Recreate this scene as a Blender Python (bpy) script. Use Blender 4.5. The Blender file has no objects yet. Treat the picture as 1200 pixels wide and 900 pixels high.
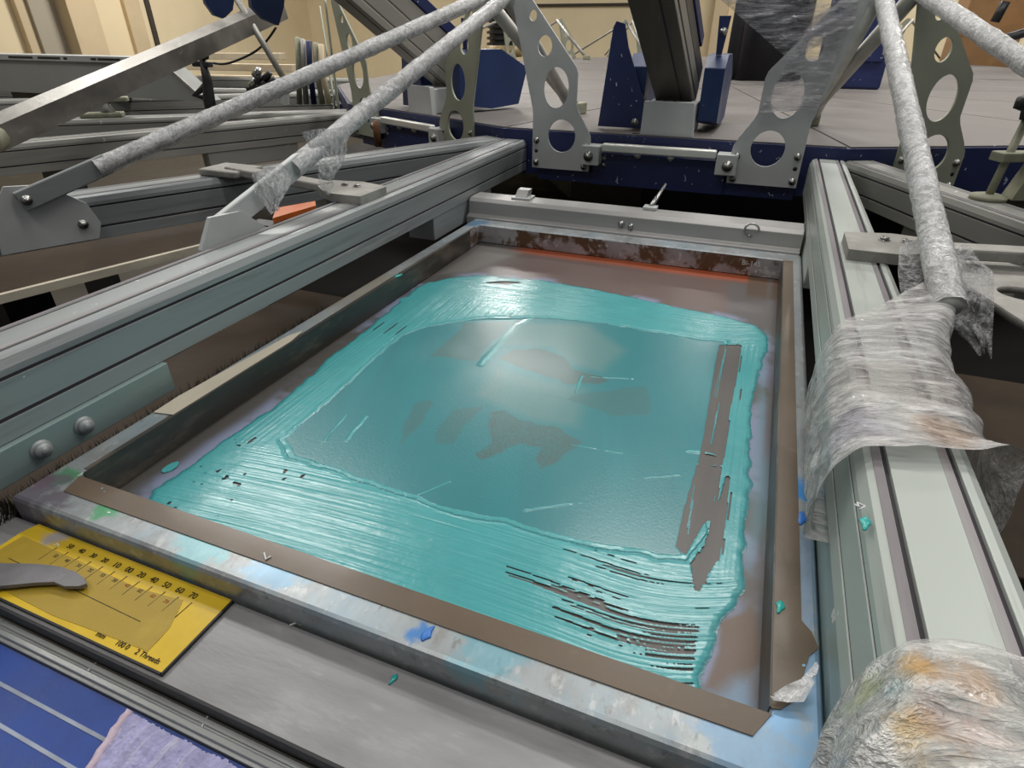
import bpy, bmesh, math, random
import numpy as np
from mathutils import Vector, Matrix
random.seed(7)
S = bpy.context.scene
COL = S.collection
Z0 = 0.95                       # height of the screen frame's top above the floor
HC = (-0.0075, 2.516)           # centre of the near round end of the press
STEP = math.radians(360/14)     # angle between two print stations
FAR = 1.55                      # the press is an oval: far end is shifted by this much

# ------------------------------------------------------------------ camera pose (used for layout too)
CAM = np.array([0.21714, -0.65457, 0.33305])
RM = np.array([[0.9287301, 0.37073792, 0.0], [0.19228617, -0.47308173, -0.85977887], [-0.31699594, 0.79921653, -0.51065302]])
def ray(u, v): return RM.T @ np.array([(u-600)/700, (v-450)/700, 1.0])
def at(u, v, z): d = ray(u, v); p = CAM + d*(z-CAM[2])/d[2]; return (float(p[0]), float(p[1]), float(z))
def aty(u, v, y): d = ray(u, v); p = CAM + d*(y-CAM[1])/d[1]; return (float(p[0]), float(y), float(p[2]))
def atx(u, v, x): d = ray(u, v); p = CAM + d*(x-CAM[0])/d[0]; return (float(x), float(p[1]), float(p[2]))

def st(k, p, far=0.0):
    a = STEP*k; x, y = p[0]-HC[0], p[1]-HC[1]
    return (HC[0]+x*math.cos(a)-y*math.sin(a), HC[1]+far+x*math.sin(a)+y*math.cos(a), p[2])
def inv(k, p):
    return st(-k, p)

# ------------------------------------------------------------------ materials
def N(nt, t, **kw):
    n = nt.nodes.new(t)
    for k, v in kw.items(): setattr(n, k, v)
    return n
def mixc(nt, fac, a, b, mode='MIX'):
    m = N(nt, 'ShaderNodeMix', data_type='RGBA', blend_type=mode)
    if isinstance(fac, (int, float)): m.inputs[0].default_value = fac
    else: nt.links.new(fac, m.inputs[0])
    for s, i in ((a, 6), (b, 7)):
        if isinstance(s, (tuple, list)): m.inputs[i].default_value = (*s[:3], 1)
        else: nt.links.new(s, m.inputs[i])
    return m.outputs[2]
def math_(nt, op, a, b=None, clamp=False):
    m = N(nt, 'ShaderNodeMath', operation=op, use_clamp=clamp)
    for s, i in ((a, 0), (b, 1)):
        if s is None: continue
        if isinstance(s, (int, float)): m.inputs[i].default_value = s
        else: nt.links.new(s, m.inputs[i])
    return m.outputs[0]
def ramp(nt, x, lo, hi):
    m = N(nt, 'ShaderNodeMapRange', interpolation_type='SMOOTHSTEP')
    nt.links.new(x, m.inputs[0]); m.inputs[1].default_value = lo; m.inputs[2].default_value = hi
    return m.outputs[0]
def noise(nt, vec, scale, detail=4, rough=.55, dist=0):
    n = N(nt, 'ShaderNodeTexNoise'); n.inputs['Scale'].default_value = scale; n.inputs['Detail'].default_value = detail
    n.inputs['Roughness'].default_value = rough; n.inputs['Distortion'].default_value = dist
    nt.links.new(vec, n.inputs['Vector']); return n
def mapped(nt, vec, sc):
    m = N(nt, 'ShaderNodeMapping'); m.inputs['Scale'].default_value = sc; nt.links.new(vec, m.inputs['Vector']); return m.outputs[0]

def mat(name, base, rough=.5, metal=0, var=.18, vs=9, stretch=(1, 1, 1), dirt=(), spots=(), splat=(), bump=.15, bs=70, spec=.5, coat=0):
    m = bpy.data.materials.new(name); m.use_nodes = True; nt = m.node_tree
    b = nt.nodes['Principled BSDF']
    tc = N(nt, 'ShaderNodeTexCoord').outputs['Object']
    v = mapped(nt, tc, stretch)
    n1 = noise(nt, v, vs, 6)
    c = mixc(nt, ramp(nt, n1.outputs[0], .3, .7), tuple(x*(1-var) for x in base), tuple(min(1, x*(1+var)) for x in base))
    for (dc, ds, lo, hi, amt) in dirt:
        n = noise(nt, mapped(nt, tc, (stretch[0]*1.0+.0, stretch[1], stretch[2])), ds, 8, .65)
        c = mixc(nt, math_(nt, 'MULTIPLY', ramp(nt, n.outputs[0], lo, hi), amt), c, dc)
    if spots:
        wn = noise(nt, tc, 55, 4, .6)
        for (p, r, sc, amt) in spots:
            off = N(nt, 'ShaderNodeVectorMath', operation='DISTANCE'); nt.links.new(tc, off.inputs[0]); off.inputs[1].default_value = p
            d = math_(nt, 'ADD', off.outputs['Value'], math_(nt, 'MULTIPLY', math_(nt, 'SUBTRACT', wn.outputs[0], .5), r*2.2))
            f = math_(nt, 'MULTIPLY', math_(nt, 'SUBTRACT', 1.0, ramp(nt, d, r*.45, r)), amt)
            c = mixc(nt, f, c, sc)
    for (sc, ss, thr, size) in splat:      # flung specks of paint: small distorted blobs, only in some cells
        vv = N(nt, 'ShaderNodeVectorMath', operation='ADD'); nt.links.new(tc, vv.inputs[0])
        wn = noise(nt, tc, ss*2.2, 3); sc2 = N(nt, 'ShaderNodeVectorMath', operation='SCALE'); nt.links.new(wn.outputs['Color'], sc2.inputs[0]); sc2.inputs['Scale'].default_value = 1.5/ss
        nt.links.new(sc2.outputs[0], vv.inputs[1])
        vo = N(nt, 'ShaderNodeTexVoronoi'); vo.inputs['Scale'].default_value = ss; nt.links.new(vv.outputs[0], vo.inputs['Vector'])
        sx = N(nt, 'ShaderNodeSeparateColor'); nt.links.new(vo.outputs['Color'], sx.inputs[0])
        f = math_(nt, 'MULTIPLY', math_(nt, 'LESS_THAN', vo.outputs['Distance'], size), math_(nt, 'GREATER_THAN', sx.outputs[0], thr))
        c = mixc(nt, f, c, sc)
    nt.links.new(c, b.inputs['Base Color'])
    b.inputs['Metallic'].default_value = metal; b.inputs['Specular IOR Level'].default_value = spec
    if coat: b.inputs['Coat Weight'].default_value = coat; b.inputs['Coat Roughness'].default_value = .12
    rr = N(nt, 'ShaderNodeMapRange'); nt.links.new(n1.outputs[0], rr.inputs[0]); rr.inputs[1].default_value = .3; rr.inputs[2].default_value = .7
    rr.inputs[3].default_value = max(.03, rough*.8); rr.inputs[4].default_value = min(1, rough*1.2); nt.links.new(rr.outputs[0], b.inputs['Roughness'])
    if bump:
        n3 = noise(nt, v, bs, 5, .6); bp = N(nt, 'ShaderNodeBump'); bp.inputs['Strength'].default_value = bump; bp.inputs['Distance'].default_value = .003
        nt.links.new(n3.outputs[0], bp.inputs['Height']); nt.links.new(bp.outputs[0], b.inputs['Normal'])
    return m

def film_mat(name, tint=(.8, .8, .8), lo=.2, hi=.9, sc=(30, 30, 30), spots=(), rough=.16, bump=.7, cl=.5):
    """crumpled stretch film: clear plastic whose sharp creases catch the light"""
    m = bpy.data.materials.new(name); m.use_nodes = True; nt = m.node_tree
    b = nt.nodes['Principled BSDF']; out = nt.nodes['Material Output']
    tc = N(nt, 'ShaderNodeTexCoord').outputs['Object']; v = mapped(nt, tc, sc)
    n = noise(nt, v, 1, 5, .6, .8); n2 = noise(nt, v, 2.7, 4, .65, 1.0); n3 = noise(nt, tc, 16, 4, .6)
    ridge = lambda x: math_(nt, 'SUBTRACT', 1.0, math_(nt, 'MULTIPLY', math_(nt, 'ABSOLUTE', math_(nt, 'SUBTRACT', x, .5)), 5.0, True), True)
    r1 = ridge(n.outputs[0]); r2 = ridge(n2.outputs[0])
    cr = math_(nt, 'ADD', math_(nt, 'MULTIPLY', math_(nt, 'POWER', r1, 3.0), .6), math_(nt, 'MULTIPLY', math_(nt, 'POWER', r2, 3.0), .45), True)
    c = mixc(nt, cr, tuple(x*cl for x in tint), tint)
    stain = None
    if spots:
        wn = noise(nt, tc, 40, 5, .65)
        for (p, r, scol, amt) in spots:
            off = N(nt, 'ShaderNodeVectorMath', operation='DISTANCE'); nt.links.new(tc, off.inputs[0]); off.inputs[1].default_value = p
            d = math_(nt, 'ADD', off.outputs['Value'], math_(nt, 'MULTIPLY', math_(nt, 'SUBTRACT', wn.outputs[0], .5), r*1.8))
            f = math_(nt, 'MULTIPLY', math_(nt, 'SUBTRACT', 1.0, ramp(nt, d, r*.3, r)), amt)
            c = mixc(nt, f, c, scol); stain = f if stain is None else math_(nt, 'MAXIMUM', stain, f)
    nt.links.new(c, b.inputs['Base Color']); b.inputs['Roughness'].default_value = rough; b.inputs['Specular IOR Level'].default_value = 1.0
    bp = N(nt, 'ShaderNodeBump'); bp.inputs['Strength'].default_value = bump; bp.inputs['Distance'].default_value = .004
    hh = math_(nt, 'ADD', math_(nt, 'MULTIPLY', r1, .7), math_(nt, 'MULTIPLY', r2, .4)); nt.links.new(hh, bp.inputs['Height']); nt.links.new(bp.outputs[0], b.inputs['Normal'])
    tr = N(nt, 'ShaderNodeBsdfTransparent'); mx = N(nt, 'ShaderNodeMixShader')
    f = N(nt, 'ShaderNodeMapRange'); nt.links.new(math_(nt, 'ADD', math_(nt, 'MULTIPLY', cr, .75), math_(nt, 'MULTIPLY', ramp(nt, n3.outputs[0], .35, .65), .35), True), f.inputs[0])
    f.inputs[3].default_value = lo; f.inputs[4].default_value = hi; fo = f.outputs[0]
    if stain is not None: fo = math_(nt, 'MAXIMUM', fo, stain)
    nt.links.new(fo, mx.inputs[0]); nt.links.new(tr.outputs[0], mx.inputs[1]); nt.links.new(b.outputs[0], mx.inputs[2]); nt.links.new(mx.outputs[0], out.inputs[0])
    return m

WHITE = (.75, .75, .72)
A = {}
LG = (1, .06, 1)     # streaks running along the arm
A['arm'] = mat('weathered_aluminium', (.33, .355, .36), .42, .3, .16, 5, LG, dirt=[((.17, .155, .17), 16, .53, .70, .6), ((.55, .53, .50), 30, .57, .68, .55), ((.24, .22, .20), 70, .56, .7, .5)], splat=[(WHITE, 45, .90, .13), (WHITE, 110, .93, .15), ((.1, .45, .43), 24, .985, .13)], bump=.2, bs=60)
A['arm_pale'] = mat('pale_painted_aluminium', (.47, .51, .475), .40, .15, .08, 4, LG, dirt=[((.32, .29, .31), 14, .54, .70, .6), ((.28, .25, .23), 60, .58, .72, .5)], splat=[(WHITE, 30, .93, .13), ((.1, .45, .43), 20, .965, .15)], bump=.08, bs=50)
A['arm_dust'] = mat('dusty_aluminium', (.30, .30, .275), .55, .2, .16, 6, LG, dirt=[((.15, .135, .12), 14, .52, .72, .6), ((.42, .40, .35), 34, .56, .70, .5)], splat=[(WHITE, 40, .92, .12)])
A['groove'] = mat('groove_grime', (.045, .035, .045), .8, 0, .4, 30, LG)
A['grime'] = mat('purplish_grime', (.25, .225, .24), .6, 0, .25, 12, LG, dirt=[((.42, .42, .40), 20, .5, .66, .8)])
A['groove_red'] = mat('reddish_groove_grime', (.14, .06, .07), .8, 0, .4, 20, LG)
A['teal_plate'] = mat('tinted_aluminium', (.28, .37, .36), .4, .3, .12, 8, LG, dirt=[((.55, .55, .56), 30, .6, .72, .6)], splat=[(WHITE, 30, .7, .16), ((.04, .28, .25), 18, .8, .2)])
A['bracket'] = mat('grey_sheet_metal', (.54, .56, .555), .45, .15, .06, 12, splat=[((.6, .6, .58), 50, .9, .1)], bump=.05)
A['bracket_olive'] = mat('greenish_sheet_metal', (.40, .42, .33), .5, .2, .1, 8, bump=.05)
A['bolt'] = mat('bolt_steel', (.42, .42, .40), .3, .9, .2, 60)
A['chrome'] = mat('bright_steel', (.80, .80, .74), .38, .45, .08, 20, (.1, 1, 1), bump=.05)
A['blue'] = mat('navy_enamel', (.016, .025, .10), .42, 0, .15, 8, splat=[((.55, .6, .7), 75, .72, .15), ((.45, .5, .6), 32, .80, .12)], bump=.08)
A['blue_bright'] = mat('blue_enamel', (.013, .034, .12), .42, 0, .12, 8, splat=[((.5, .6, .7), 70, .9, .1)])
A['beam'] = mat('grimy_shaded_extrusion', (.15, .135, .115), .5, .5, .3, 7, (1, .15, .15), dirt=[((.05, .045, .04), 18, .5, .7, .7), ((.35, .33, .29), 40, .62, .72, .5)])  # grime plus the underside's shade, put into one dark colour
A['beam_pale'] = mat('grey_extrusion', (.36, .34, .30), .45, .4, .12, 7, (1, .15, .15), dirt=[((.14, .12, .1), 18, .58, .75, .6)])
A['film_rod'] = film_mat('film_on_rods', (.92, .92, .93), .45, .96, (48, 48, 48), bump=.6, cl=.72)
A['film_sheet'] = film_mat('stretched_film', (.88, .86, .92), .10, .78, (5, 20, 75), bump=.9, rough=.12)
A['film_wrap'] = film_mat('wrapped_film', (.84, .82, .81), .32, .9, (6, 30, 13), spots=[((.36, -.258, .11), .026, (.55, .32, .17), .55), ((.31, -.258, .1), .03, (.42, .40, .52), .5), ((.34, -.2, .11), .05, (.48, .40, .35), .35)], bump=1.0, rough=.13, cl=.58)
_p = lambda u, v, z: at(u, v, z)
A['film_ink'] = film_mat('ink_stained_film', (.84, .83, .80), .42, .95, (13, 34, 24), spots=[(_p(1035, 812, .142), .034, (.80, .48, .06), 1), (_p(1068, 745, .128), .020, (.78, .44, .08), 1), (_p(985, 832, .130), .017, (.72, .06, .08), 1), (_p(1008, 768, .122), .020, (.10, .38, .46), .9), (_p(1150, 862, .142), .016, (.80, .32, .12), 1), (_p(978, 785, .105), .020, (.45, .50, .12), .8), (_p(1125, 800, .14), .024, (.66, .42, .36), .6), (_p(1060, 875, .15), .04, (.60, .56, .40), .5), (_p(1135, 765, .132), .022, (.70, .42, .24), .7)], bump=.9, rough=.14, cl=.6)
A['frame'] = mat('stained_frame_aluminium', (.37, .40, .41), .36, .4, .16, 18, (1, .5, 1), dirt=[((.27, .38, .46), 14, .50, .68, .55), ((.26, .235, .21), 45, .54, .70, .6), ((.55, .56, .56), 110, .55, .66, .6), ((.2, .19, .18), 130, .58, .68, .6)],
  spots=[((-.292, -.424, .035), .016, (.08, .34, .14), .9), ((-.218, -.437, .035), .017, (.08, .36, .16), .85), ((-.302, -.438, .035), .012, (.30, .10, .18), .7), ((-.30, -.456, .035), .045, (.16, .13, .17), .8),
         ((.072, -.446, .036), .010, (.05, .22, .55), .9), ((.278, -.440, .035), .045, (.20, .34, .50), .75), ((.304, -.30, .035), .06, (.24, .36, .52), .7), ((.304, -.2, .035), .02, (.04, .3, .75), .9), ((.306, -.40, .035), .05, (.22, .42, .66), .7),
         ((-.296, .43, .035), .035, (.10, .24, .42), .8), ((-.05, -.432, .035), .03, (.25, .45, .62), .7), ((-.12, -.44, .036), .03, (.2, .5, .55), .6), ((.12, -.44, .035), .03, (.15, .45, .55), .6), ((-.302, .05, .035), .1, (.40, .35, .27), .7)], splat=[(WHITE, 55, .9, .13)], bump=.08)
A['frame_wall'] = mat('grimy_inner_wall', (.42, .40, .42), .45, .2, .2, 20, dirt=[((.13, .065, .025), 17, .47, .56, .95), ((.75, .73, .74), 30, .58, .68, .8)])
A['tape'] = mat('brown_tape', (.125, .088, .056), .38, 0, .12, 14, (1, 1, 1), dirt=[((.22, .17, .13), 30, .6, .75, .5)], splat=[((.25, .45, .6), 40, .93, .16)], bump=.06, coat=.15)
A['tape_dark'] = mat('dark_tape', (.052, .047, .040), .38, 0, .3, 14, (2, .3, 1), dirt=[((.16, .13, .10), 22, .50, .66, .8), ((.04, .035, .03), 50, .55, .7, .7)], splat=[((.1, .5, .47), 24, .9, .14)], bump=.06)
A['tape_cream'] = mat('cream_tape', (.55, .50, .40), .5, 0, .12, 20, (1, .3, 1), dirt=[((.3, .24, .16), 30, .6, .8, .6)])
A['holder'] = mat('holder_aluminium', (.42, .41, .40), .45, .3, .16, 12, (.1, 1, 1), dirt=[((.55, .50, .58), 8, .55, .7, .5), ((.2, .17, .15), 25, .6, .78, .5)], spots=[((-.03, .50, .035), .022, (.42, .30, .1), .8), ((-.20, .51, .035), .02, (.45, .32, .1), .8), ((.03, .495, .035), .02, (.42, .30, .12), .7)], splat=[(WHITE, 60, .94, .12)])
A['plate'] = mat('brushed_plate', (.30, .295, .30), .42, .3, .09, 30, (.5, 2, 1), dirt=[((.44, .44, .44), 16, .56, .66, .45), ((.40, .40, .40), 55, .6, .7, .5), ((.25, .23, .24), 18, .6, .75, .35)], splat=[((.85, .85, .85), 22, .88, .13), ((.1, .5, .52), 18, .965, .14)], bump=.06)
A['ledge'] = mat('ledge_aluminium', (.42, .43, .42), .4, .35, .12, 18, (.3, 1, 1), dirt=[((.30, .42, .44), 14, .55, .7, .5), ((.2, .18, .17), 30, .6, .76, .5)], splat=[(WHITE, 38, .86, .15)])
A['yellow'] = mat('yellow_enamel', (.70, .47, .02), .38, 0, .08, 22, dirt=[((.50, .36, .10), 40, .6, .74, .4)], spots=[((.115, .025, .003), .012, (.52, .52, .55), .8), ((.03, .055, .003), .013, (.36, .36, .42), .85), ((.08, .035, .003), .008, (.66, .55, .36), .7)], splat=[((.8, .8, .8), 50, .93, .12)], bump=.05)
A['black'] = mat('black_plastic', (.016, .016, .018), .45, 0, .3, 20)
A['print'] = mat('black_print', (.03, .022, .01), .6, 0, .1, 20, bump=0)
A['print_red'] = mat('red_print', (.30, .08, .01), .6, 0, .1, 20, bump=0)
A['pointer'] = mat('grey_pointer', (.20, .195, .205), .45, .2, .12, 40, dirt=[((.32, .3, .3), 60, .6, .75, .5)])
A['pallet_blue'] = mat('blue_pallet', (.016, .055, .27), .4, 0, .15, 30, splat=[((.8, .8, .85), 40, .94, .12)])
A['pallet_line'] = mat('pale_seam', (.32, .36, .44), .5, 0, .2, 40)
A['lilac'] = mat('lilac_fleece', (.38, .37, .60), .95, 0, .16, 60, (3, .5, 1), dirt=[((.60, .60, .72), 50, .5, .66, .6), ((.5, .36, .5), 12, .6, .75, .4)], bump=.6, bs=150)
A['pallet'] = mat('brown_pallet', (.050, .034, .021), .65, 0, .2, 8, dirt=[((.075, .055, .036), 14, .5, .75, .5)], spec=.25)
A['orange'] = mat('orange_board', (.52, .12, .02), .5, 0, .15, 20)
A['concrete'] = mat('brown_concrete', (.045, .038, .03), .7, 0, .2, 3, dirt=[((.06, .05, .045), 4, .55, .7, .6)])
A['wall'] = mat('cream_wall', (.80, .67, .44), .8, 0, .04, 2, bump=.03)
A['pilaster'] = mat('grey_pilaster', (.42, .37, .28), .8, 0, .05, 2, bump=.03)
A['tan'] = mat('tan_wall', (.62, .49, .31), .8, 0, .05, 3, bump=.03)
A['seam'] = mat('dark_seam', (.05, .04, .03), .8)
A['table'] = mat('table_laminate', (.20, .182, .172), .6, 0, .1, 5, dirt=[((.16, .14, .13), 9, .55, .75, .5), ((.32, .3, .28), 22, .58, .75, .4)], splat=[((.6, .58, .55), 30, .93, .1)], bump=.03, spec=.2)
A['cream'] = mat('cream_board', (.72, .60, .42), .7, 0, .1, 5)
A['card'] = mat('brown_cardboard', (.36, .21, .10), .8, 0, .12, 8, dirt=[((.5, .38, .1), 8, .6, .75, .5)])
A['curtain'] = mat('black_cover', (.010, .010, .014), .5, 0, .4, 6)
A['motor'] = mat('ochre_motor', (.36, .26, .12), .5, .2, .3, 20)
A['dryer'] = mat('grey_panel', (.36, .37, .35), .5, .1, .06, 4, dirt=[((.3, .3, .29), 10, .55, .75, .4)], bump=.03)
A['steel'] = mat('dull_steel', (.24, .23, .21), .4, .6, .2, 14, dirt=[((.5, .48, .42), 30, .62, .72, .6)])
A['dusty_steel'] = mat('dusty_link_steel', (.36, .35, .32), .6, .2, .18, 30, dirt=[((.5, .48, .45), 40, .5, .7, .6)], bump=.3, bs=120)
A['olive'] = mat('olive_casting', (.33, .33, .24), .6, .2, .2, 30)
A['rust'] = mat('rusty_pin', (.20, .09, .045), .7, .2, .3, 40)
A['bristle'] = mat('black_bristle', (.02, .02, .018), .6, 0, .4, 90)
A['straw'] = mat('straw_bristle', (.35, .28, .14), .6, 0, .3, 90)
A['paintbits'] = mat('dried_white_paint', (.75, .76, .76), .4, 0, .05, 50, bump=.2)
A['blue_bits'] = mat('dried_blue_paint', (.04, .20, .62), .4, 0, .1, 50, bump=.2)
A['teal_bits'] = mat('dried_teal_paint', (.03, .42, .38), .25, 0, .1, 50, bump=.2)

# ------------------------------------------------------------------ mesh builder
ORG = {}
class MB:
    def __init__(s): s.v = []; s.f = []; s.m = []; s.sm = []
    def add(s, vs, fs, mi=0, smooth=False):
        o = len(s.v); s.v += [tuple(map(float, p)) for p in vs]
        for f in fs: s.f.append(tuple(i+o for i in f)); s.m.append(mi); s.sm.append(smooth)
        return s
    def box(s, x0, x1, y0, y1, z0, z1, mi=0):
        vs = [(x, y, z) for x in (x0, x1) for y in (y0, y1) for z in (z0, z1)]
        return s.add(vs, [(0, 1, 3, 2), (4, 6, 7, 5), (0, 4, 5, 1), (2, 3, 7, 6), (0, 2, 6, 4), (1, 5, 7, 3)], mi)
    def obox(s, a, b, w, h, up=(0, 0, 1), mi=0):     # bar with rectangular section from a to b
        a, b = Vector(a), Vector(b); d = (b-a).normalized(); r = d.cross(Vector(up)).normalized(); u = r.cross(d).normalized()
        vs = [p + r*i*w/2 + u*j*h/2 for p in (a, b) for i, j in ((-1, -1), (1, -1), (1, 1), (-1, 1))]
        return s.add(vs, [(3, 2, 1, 0), (4, 5, 6, 7), (0, 1, 5, 4), (1, 2, 6, 5), (2, 3, 7, 6), (3, 0, 4, 7)], mi)
    def prism(s, poly, axis, a, b, mi=0, smooth=False, shear=0):
        n = len(poly)
        def P(p, t):
            if axis == 'z': return (p[0], p[1], t)
            if axis == 'y': return (p[0], t, p[1])
            return (t, p[0], p[1])
        vs = [P(p, a) for p in poly]+[P(p, b) for p in poly]
        s.add(vs, [tuple(range(n-1, -1, -1)), tuple(range(n, 2*n))], mi)
        s.add(vs, [(i, (i+1) % n, n+(i+1) % n, n+i) for i in range(n)], mi, smooth); return s
    def loft(s, rings, close=True, caps=True, mi=0, smooth=True):
        n = len(rings[0]); vs = [p for r in rings for p in r]; fs = []
        for i in range(len(rings)-1):
            for j in range(n if close else n-1):
                k = (j+1) % n; fs.append((i*n+j, i*n+k, (i+1)*n+k, (i+1)*n+j))
        if caps and close: fs += [tuple(range(n-1, -1, -1)), tuple(range((len(rings)-1)*n, len(rings)*n))]
        return s.add(vs, fs, mi, smooth)
    def tube(s, pts, r, n=14, jit=0, mi=0, caps=True):
        pts = [Vector(p) for p in pts]; rings = []; up = None
        for i, p in enumerate(pts):
            d = (pts[min(i+1, len(pts)-1)]-pts[max(i-1, 0)]).normalized()
            if up is None: up = Vector((0, 0, 1)) if abs(d.z) < .9 else Vector((1, 0, 0))
            x = d.cross(up).normalized(); y = x.cross(d).normalized(); up = y
            rr = r[i] if isinstance(r, (list, tuple)) else r
            rings.append([p + (x*math.cos(2*math.pi*j/n)+y*math.sin(2*math.pi*j/n))*(rr+random.uniform(-jit, jit)) for j in range(n)])
        return s.loft(rings, True, caps, mi)
    def cyl(s, a, b, r, n=16, mi=0): return s.tube([a, b], r, n, 0, mi)
    def bolt(s, p, axis, r=.006, h=.005):    # cap screw: washer, hex-socket head
        p = Vector(p); d = Vector(axis).normalized()
        s.tube([p, p+d*h*.25], r*1.35, 14); s.tube([p+d*h*.25, p+d*h], r, 14)
        s.tube([p+d*h*.99, p+d*h*1.12], [r*.55, r*.5], 6); return s
    def obj(s, name, m, parent=None, bevel=0, org=(0, 0, 0), k=0):
        me = bpy.data.meshes.new(name)
        if parent is not None: org, k = ORG[parent.name]
        me.from_pydata([(x-org[0], y-org[1], z-org[2]) for x, y, z in s.v], [], s.f)
        for mm in (m if isinstance(m, (list, tuple)) else [m]): me.materials.append(mm)
        me.polygons.foreach_set('material_index', s.m); me.polygons.foreach_set('use_smooth', s.sm)
        bm = bmesh.new(); bm.from_mesh(me); bmesh.ops.recalc_face_normals(bm, faces=bm.faces); bm.to_mesh(me); bm.free()
        return link(name, me, parent, bevel, org, k)
def link(name, me, parent, bevel=0, org=(0, 0, 0), k=0):
    o = bpy.data.objects.new(name, me); COL.objects.link(o)
    if parent is not None: o.parent = parent; ORG[o.name] = ORG[parent.name]
    else: place(o, org, k)
    if bevel:
        b = o.modifiers.new('bevel', 'BEVEL'); b.width = bevel; b.segments = 2; b.limit_method = 'ANGLE'; b.angle_limit = math.radians(40)
    return o
def place(o, org, k, far=0):
    p = st(k, org, far); o.location = (p[0], p[1], p[2]+Z0); o.rotation_euler = (0, 0, STEP*k); ORG[o.name] = (org, k)
def tag(o, label=None, cat=None, group=None, kind=None):
    if label: o['label'] = label
    if cat: o['category'] = cat
    if group: o['group'] = group
    if kind: o['kind'] = kind
    return o
def thing(name, label, cat, org=(0, 0, 0), k=0, group=None, far=0):
    o = bpy.data.objects.new(name, None); COL.objects.link(o); o.empty_display_size = .05
    place(o, org, k, far); return tag(o, label, cat, group)
def dup(root, k, label, group=None, far=0):
    def cp(o, par):
        c = o.copy(); COL.objects.link(c); c.parent = par; ORG[c.name] = ORG[o.name]
        for ch in list(o.children): cp(ch, c)
        return c
    r = cp(root, None); place(r, ORG[root.name][0], k, far); r['label'] = label
    if group: r['group'] = group
    return r
def setmat(root, name, m):
    for ch in root.children:
        if ch.name.split('.')[0] == name:
            ch.data = ch.data.copy(); ch.data.materials[0] = m
def plate2d(name, outer, holes, t, frame, m, parent, bevel=.0008, org=(0, 0, 0), k=0):
    """flat plate with round holes; frame(x, y, w) -> point.  holes: (cx, cy, rx, ry)"""
    cu = bpy.data.curves.new('tmp', 'CURVE'); cu.dimensions = '2D'; cu.fill_mode = 'BOTH'; cu.extrude = t/2
    def spl(pts):
        sp = cu.splines.new('POLY'); sp.points.add(len(pts)-1); sp.use_cyclic_u = True
        for i, p in enumerate(pts): sp.points[i].co = (p[0], p[1], 0, 1)
    spl(outer)
    for (cx, cy, rx, ry) in holes: spl([(cx+rx*math.cos(a), cy+ry*math.sin(a)) for a in [2*math.pi*i/28 for i in range(28)]])
    tmp = bpy.data.objects.new('tmp', cu); COL.objects.link(tmp); dg = bpy.context.evaluated_depsgraph_get()
    me = bpy.data.meshes.new_from_object(tmp.evaluated_get(dg)); bpy.data.objects.remove(tmp)
    if parent is not None: org, k = ORG[parent.name]
    for v in me.vertices:
        p = frame(v.co.x, v.co.y, v.co.z); v.co = (p[0]-org[0], p[1]-org[1], p[2]-org[2])
    bm = bmesh.new(); bm.from_mesh(me); bmesh.ops.remove_doubles(bm, verts=bm.verts, dist=1e-5); bmesh.ops.recalc_face_normals(bm, faces=bm.faces); bm.to_mesh(me); bm.free()
    me.materials.clear(); me.materials.append(m); me.name = name
    return link(name, me, parent, 0, org, k)
def text(name, body, size, p, rot, m, parent, ext=.0002, align='CENTER'):
    cu = bpy.data.curves.new('tmp', 'FONT'); cu.body = body; cu.size = size; cu.extrude = ext; cu.align_x = align; cu.align_y = 'CENTER'
    tmp = bpy.data.objects.new('tmp', cu); COL.objects.link(tmp); dg = bpy.context.evaluated_depsgraph_get()
    me = bpy.data.meshes.new_from_object(tmp.evaluated_get(dg)); bpy.data.objects.remove(tmp)
    org, k = ORG[parent.name]
    me.transform(Matrix.Translation(Vector(p)-Vector(org)) @ rot); me.materials.clear(); me.materials.append(m)
    return link(name, me, parent)

# ------------------------------------------------------------------ numpy noise + polygons
_rng = np.random.default_rng(3); _T = _rng.random((512, 512))
def vn(x, y):
    xi = np.floor(x).astype(int); yi = np.floor(y).astype(int); fx = x-xi; fy = y-yi
    fx = fx*fx*(3-2*fx); fy = fy*fy*(3-2*fy); g = lambda a, b: _T[a % 512, b % 512]
    return (g(xi, yi)*(1-fx)+g(xi+1, yi)*fx)*(1-fy)+(g(xi, yi+1)*(1-fx)+g(xi+1, yi+1)*fx)*fy
def fbm(x, y, o=4):
    s = 0; a = .5; t = 0
    for i in range(o): s = s+a*vn(x*2**i+17*i, y*2**i+31*i); t += a; a *= .5
    return s/t
def sd(X, Y, poly):
    """signed distance, positive inside"""
    P = np.array(poly); d = np.full(X.shape, 1e9); ins = np.zeros(X.shape, bool); n = len(P)
    for i in range(n):
        a, b = P[i], P[(i+1) % n]; e = b-a; wx, wy = X-a[0], Y-a[1]
        t = np.clip((wx*e[0]+wy*e[1])/(e@e), 0, 1); d = np.minimum(d, (wx-t*e[0])**2+(wy-t*e[1])**2)
        c = ((a[1] <= Y) != (b[1] <= Y)) & (X < a[0]+(Y-a[1])/(b[1]-a[1]+1e-12)*e[0]); ins ^= c
    return np.sqrt(d)*np.where(ins, 1, -1)
sstep = lambda x, a, b: (lambda t: t*t*(3-2*t))(np.clip((x-a)/(b-a), 0, 1))

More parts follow.
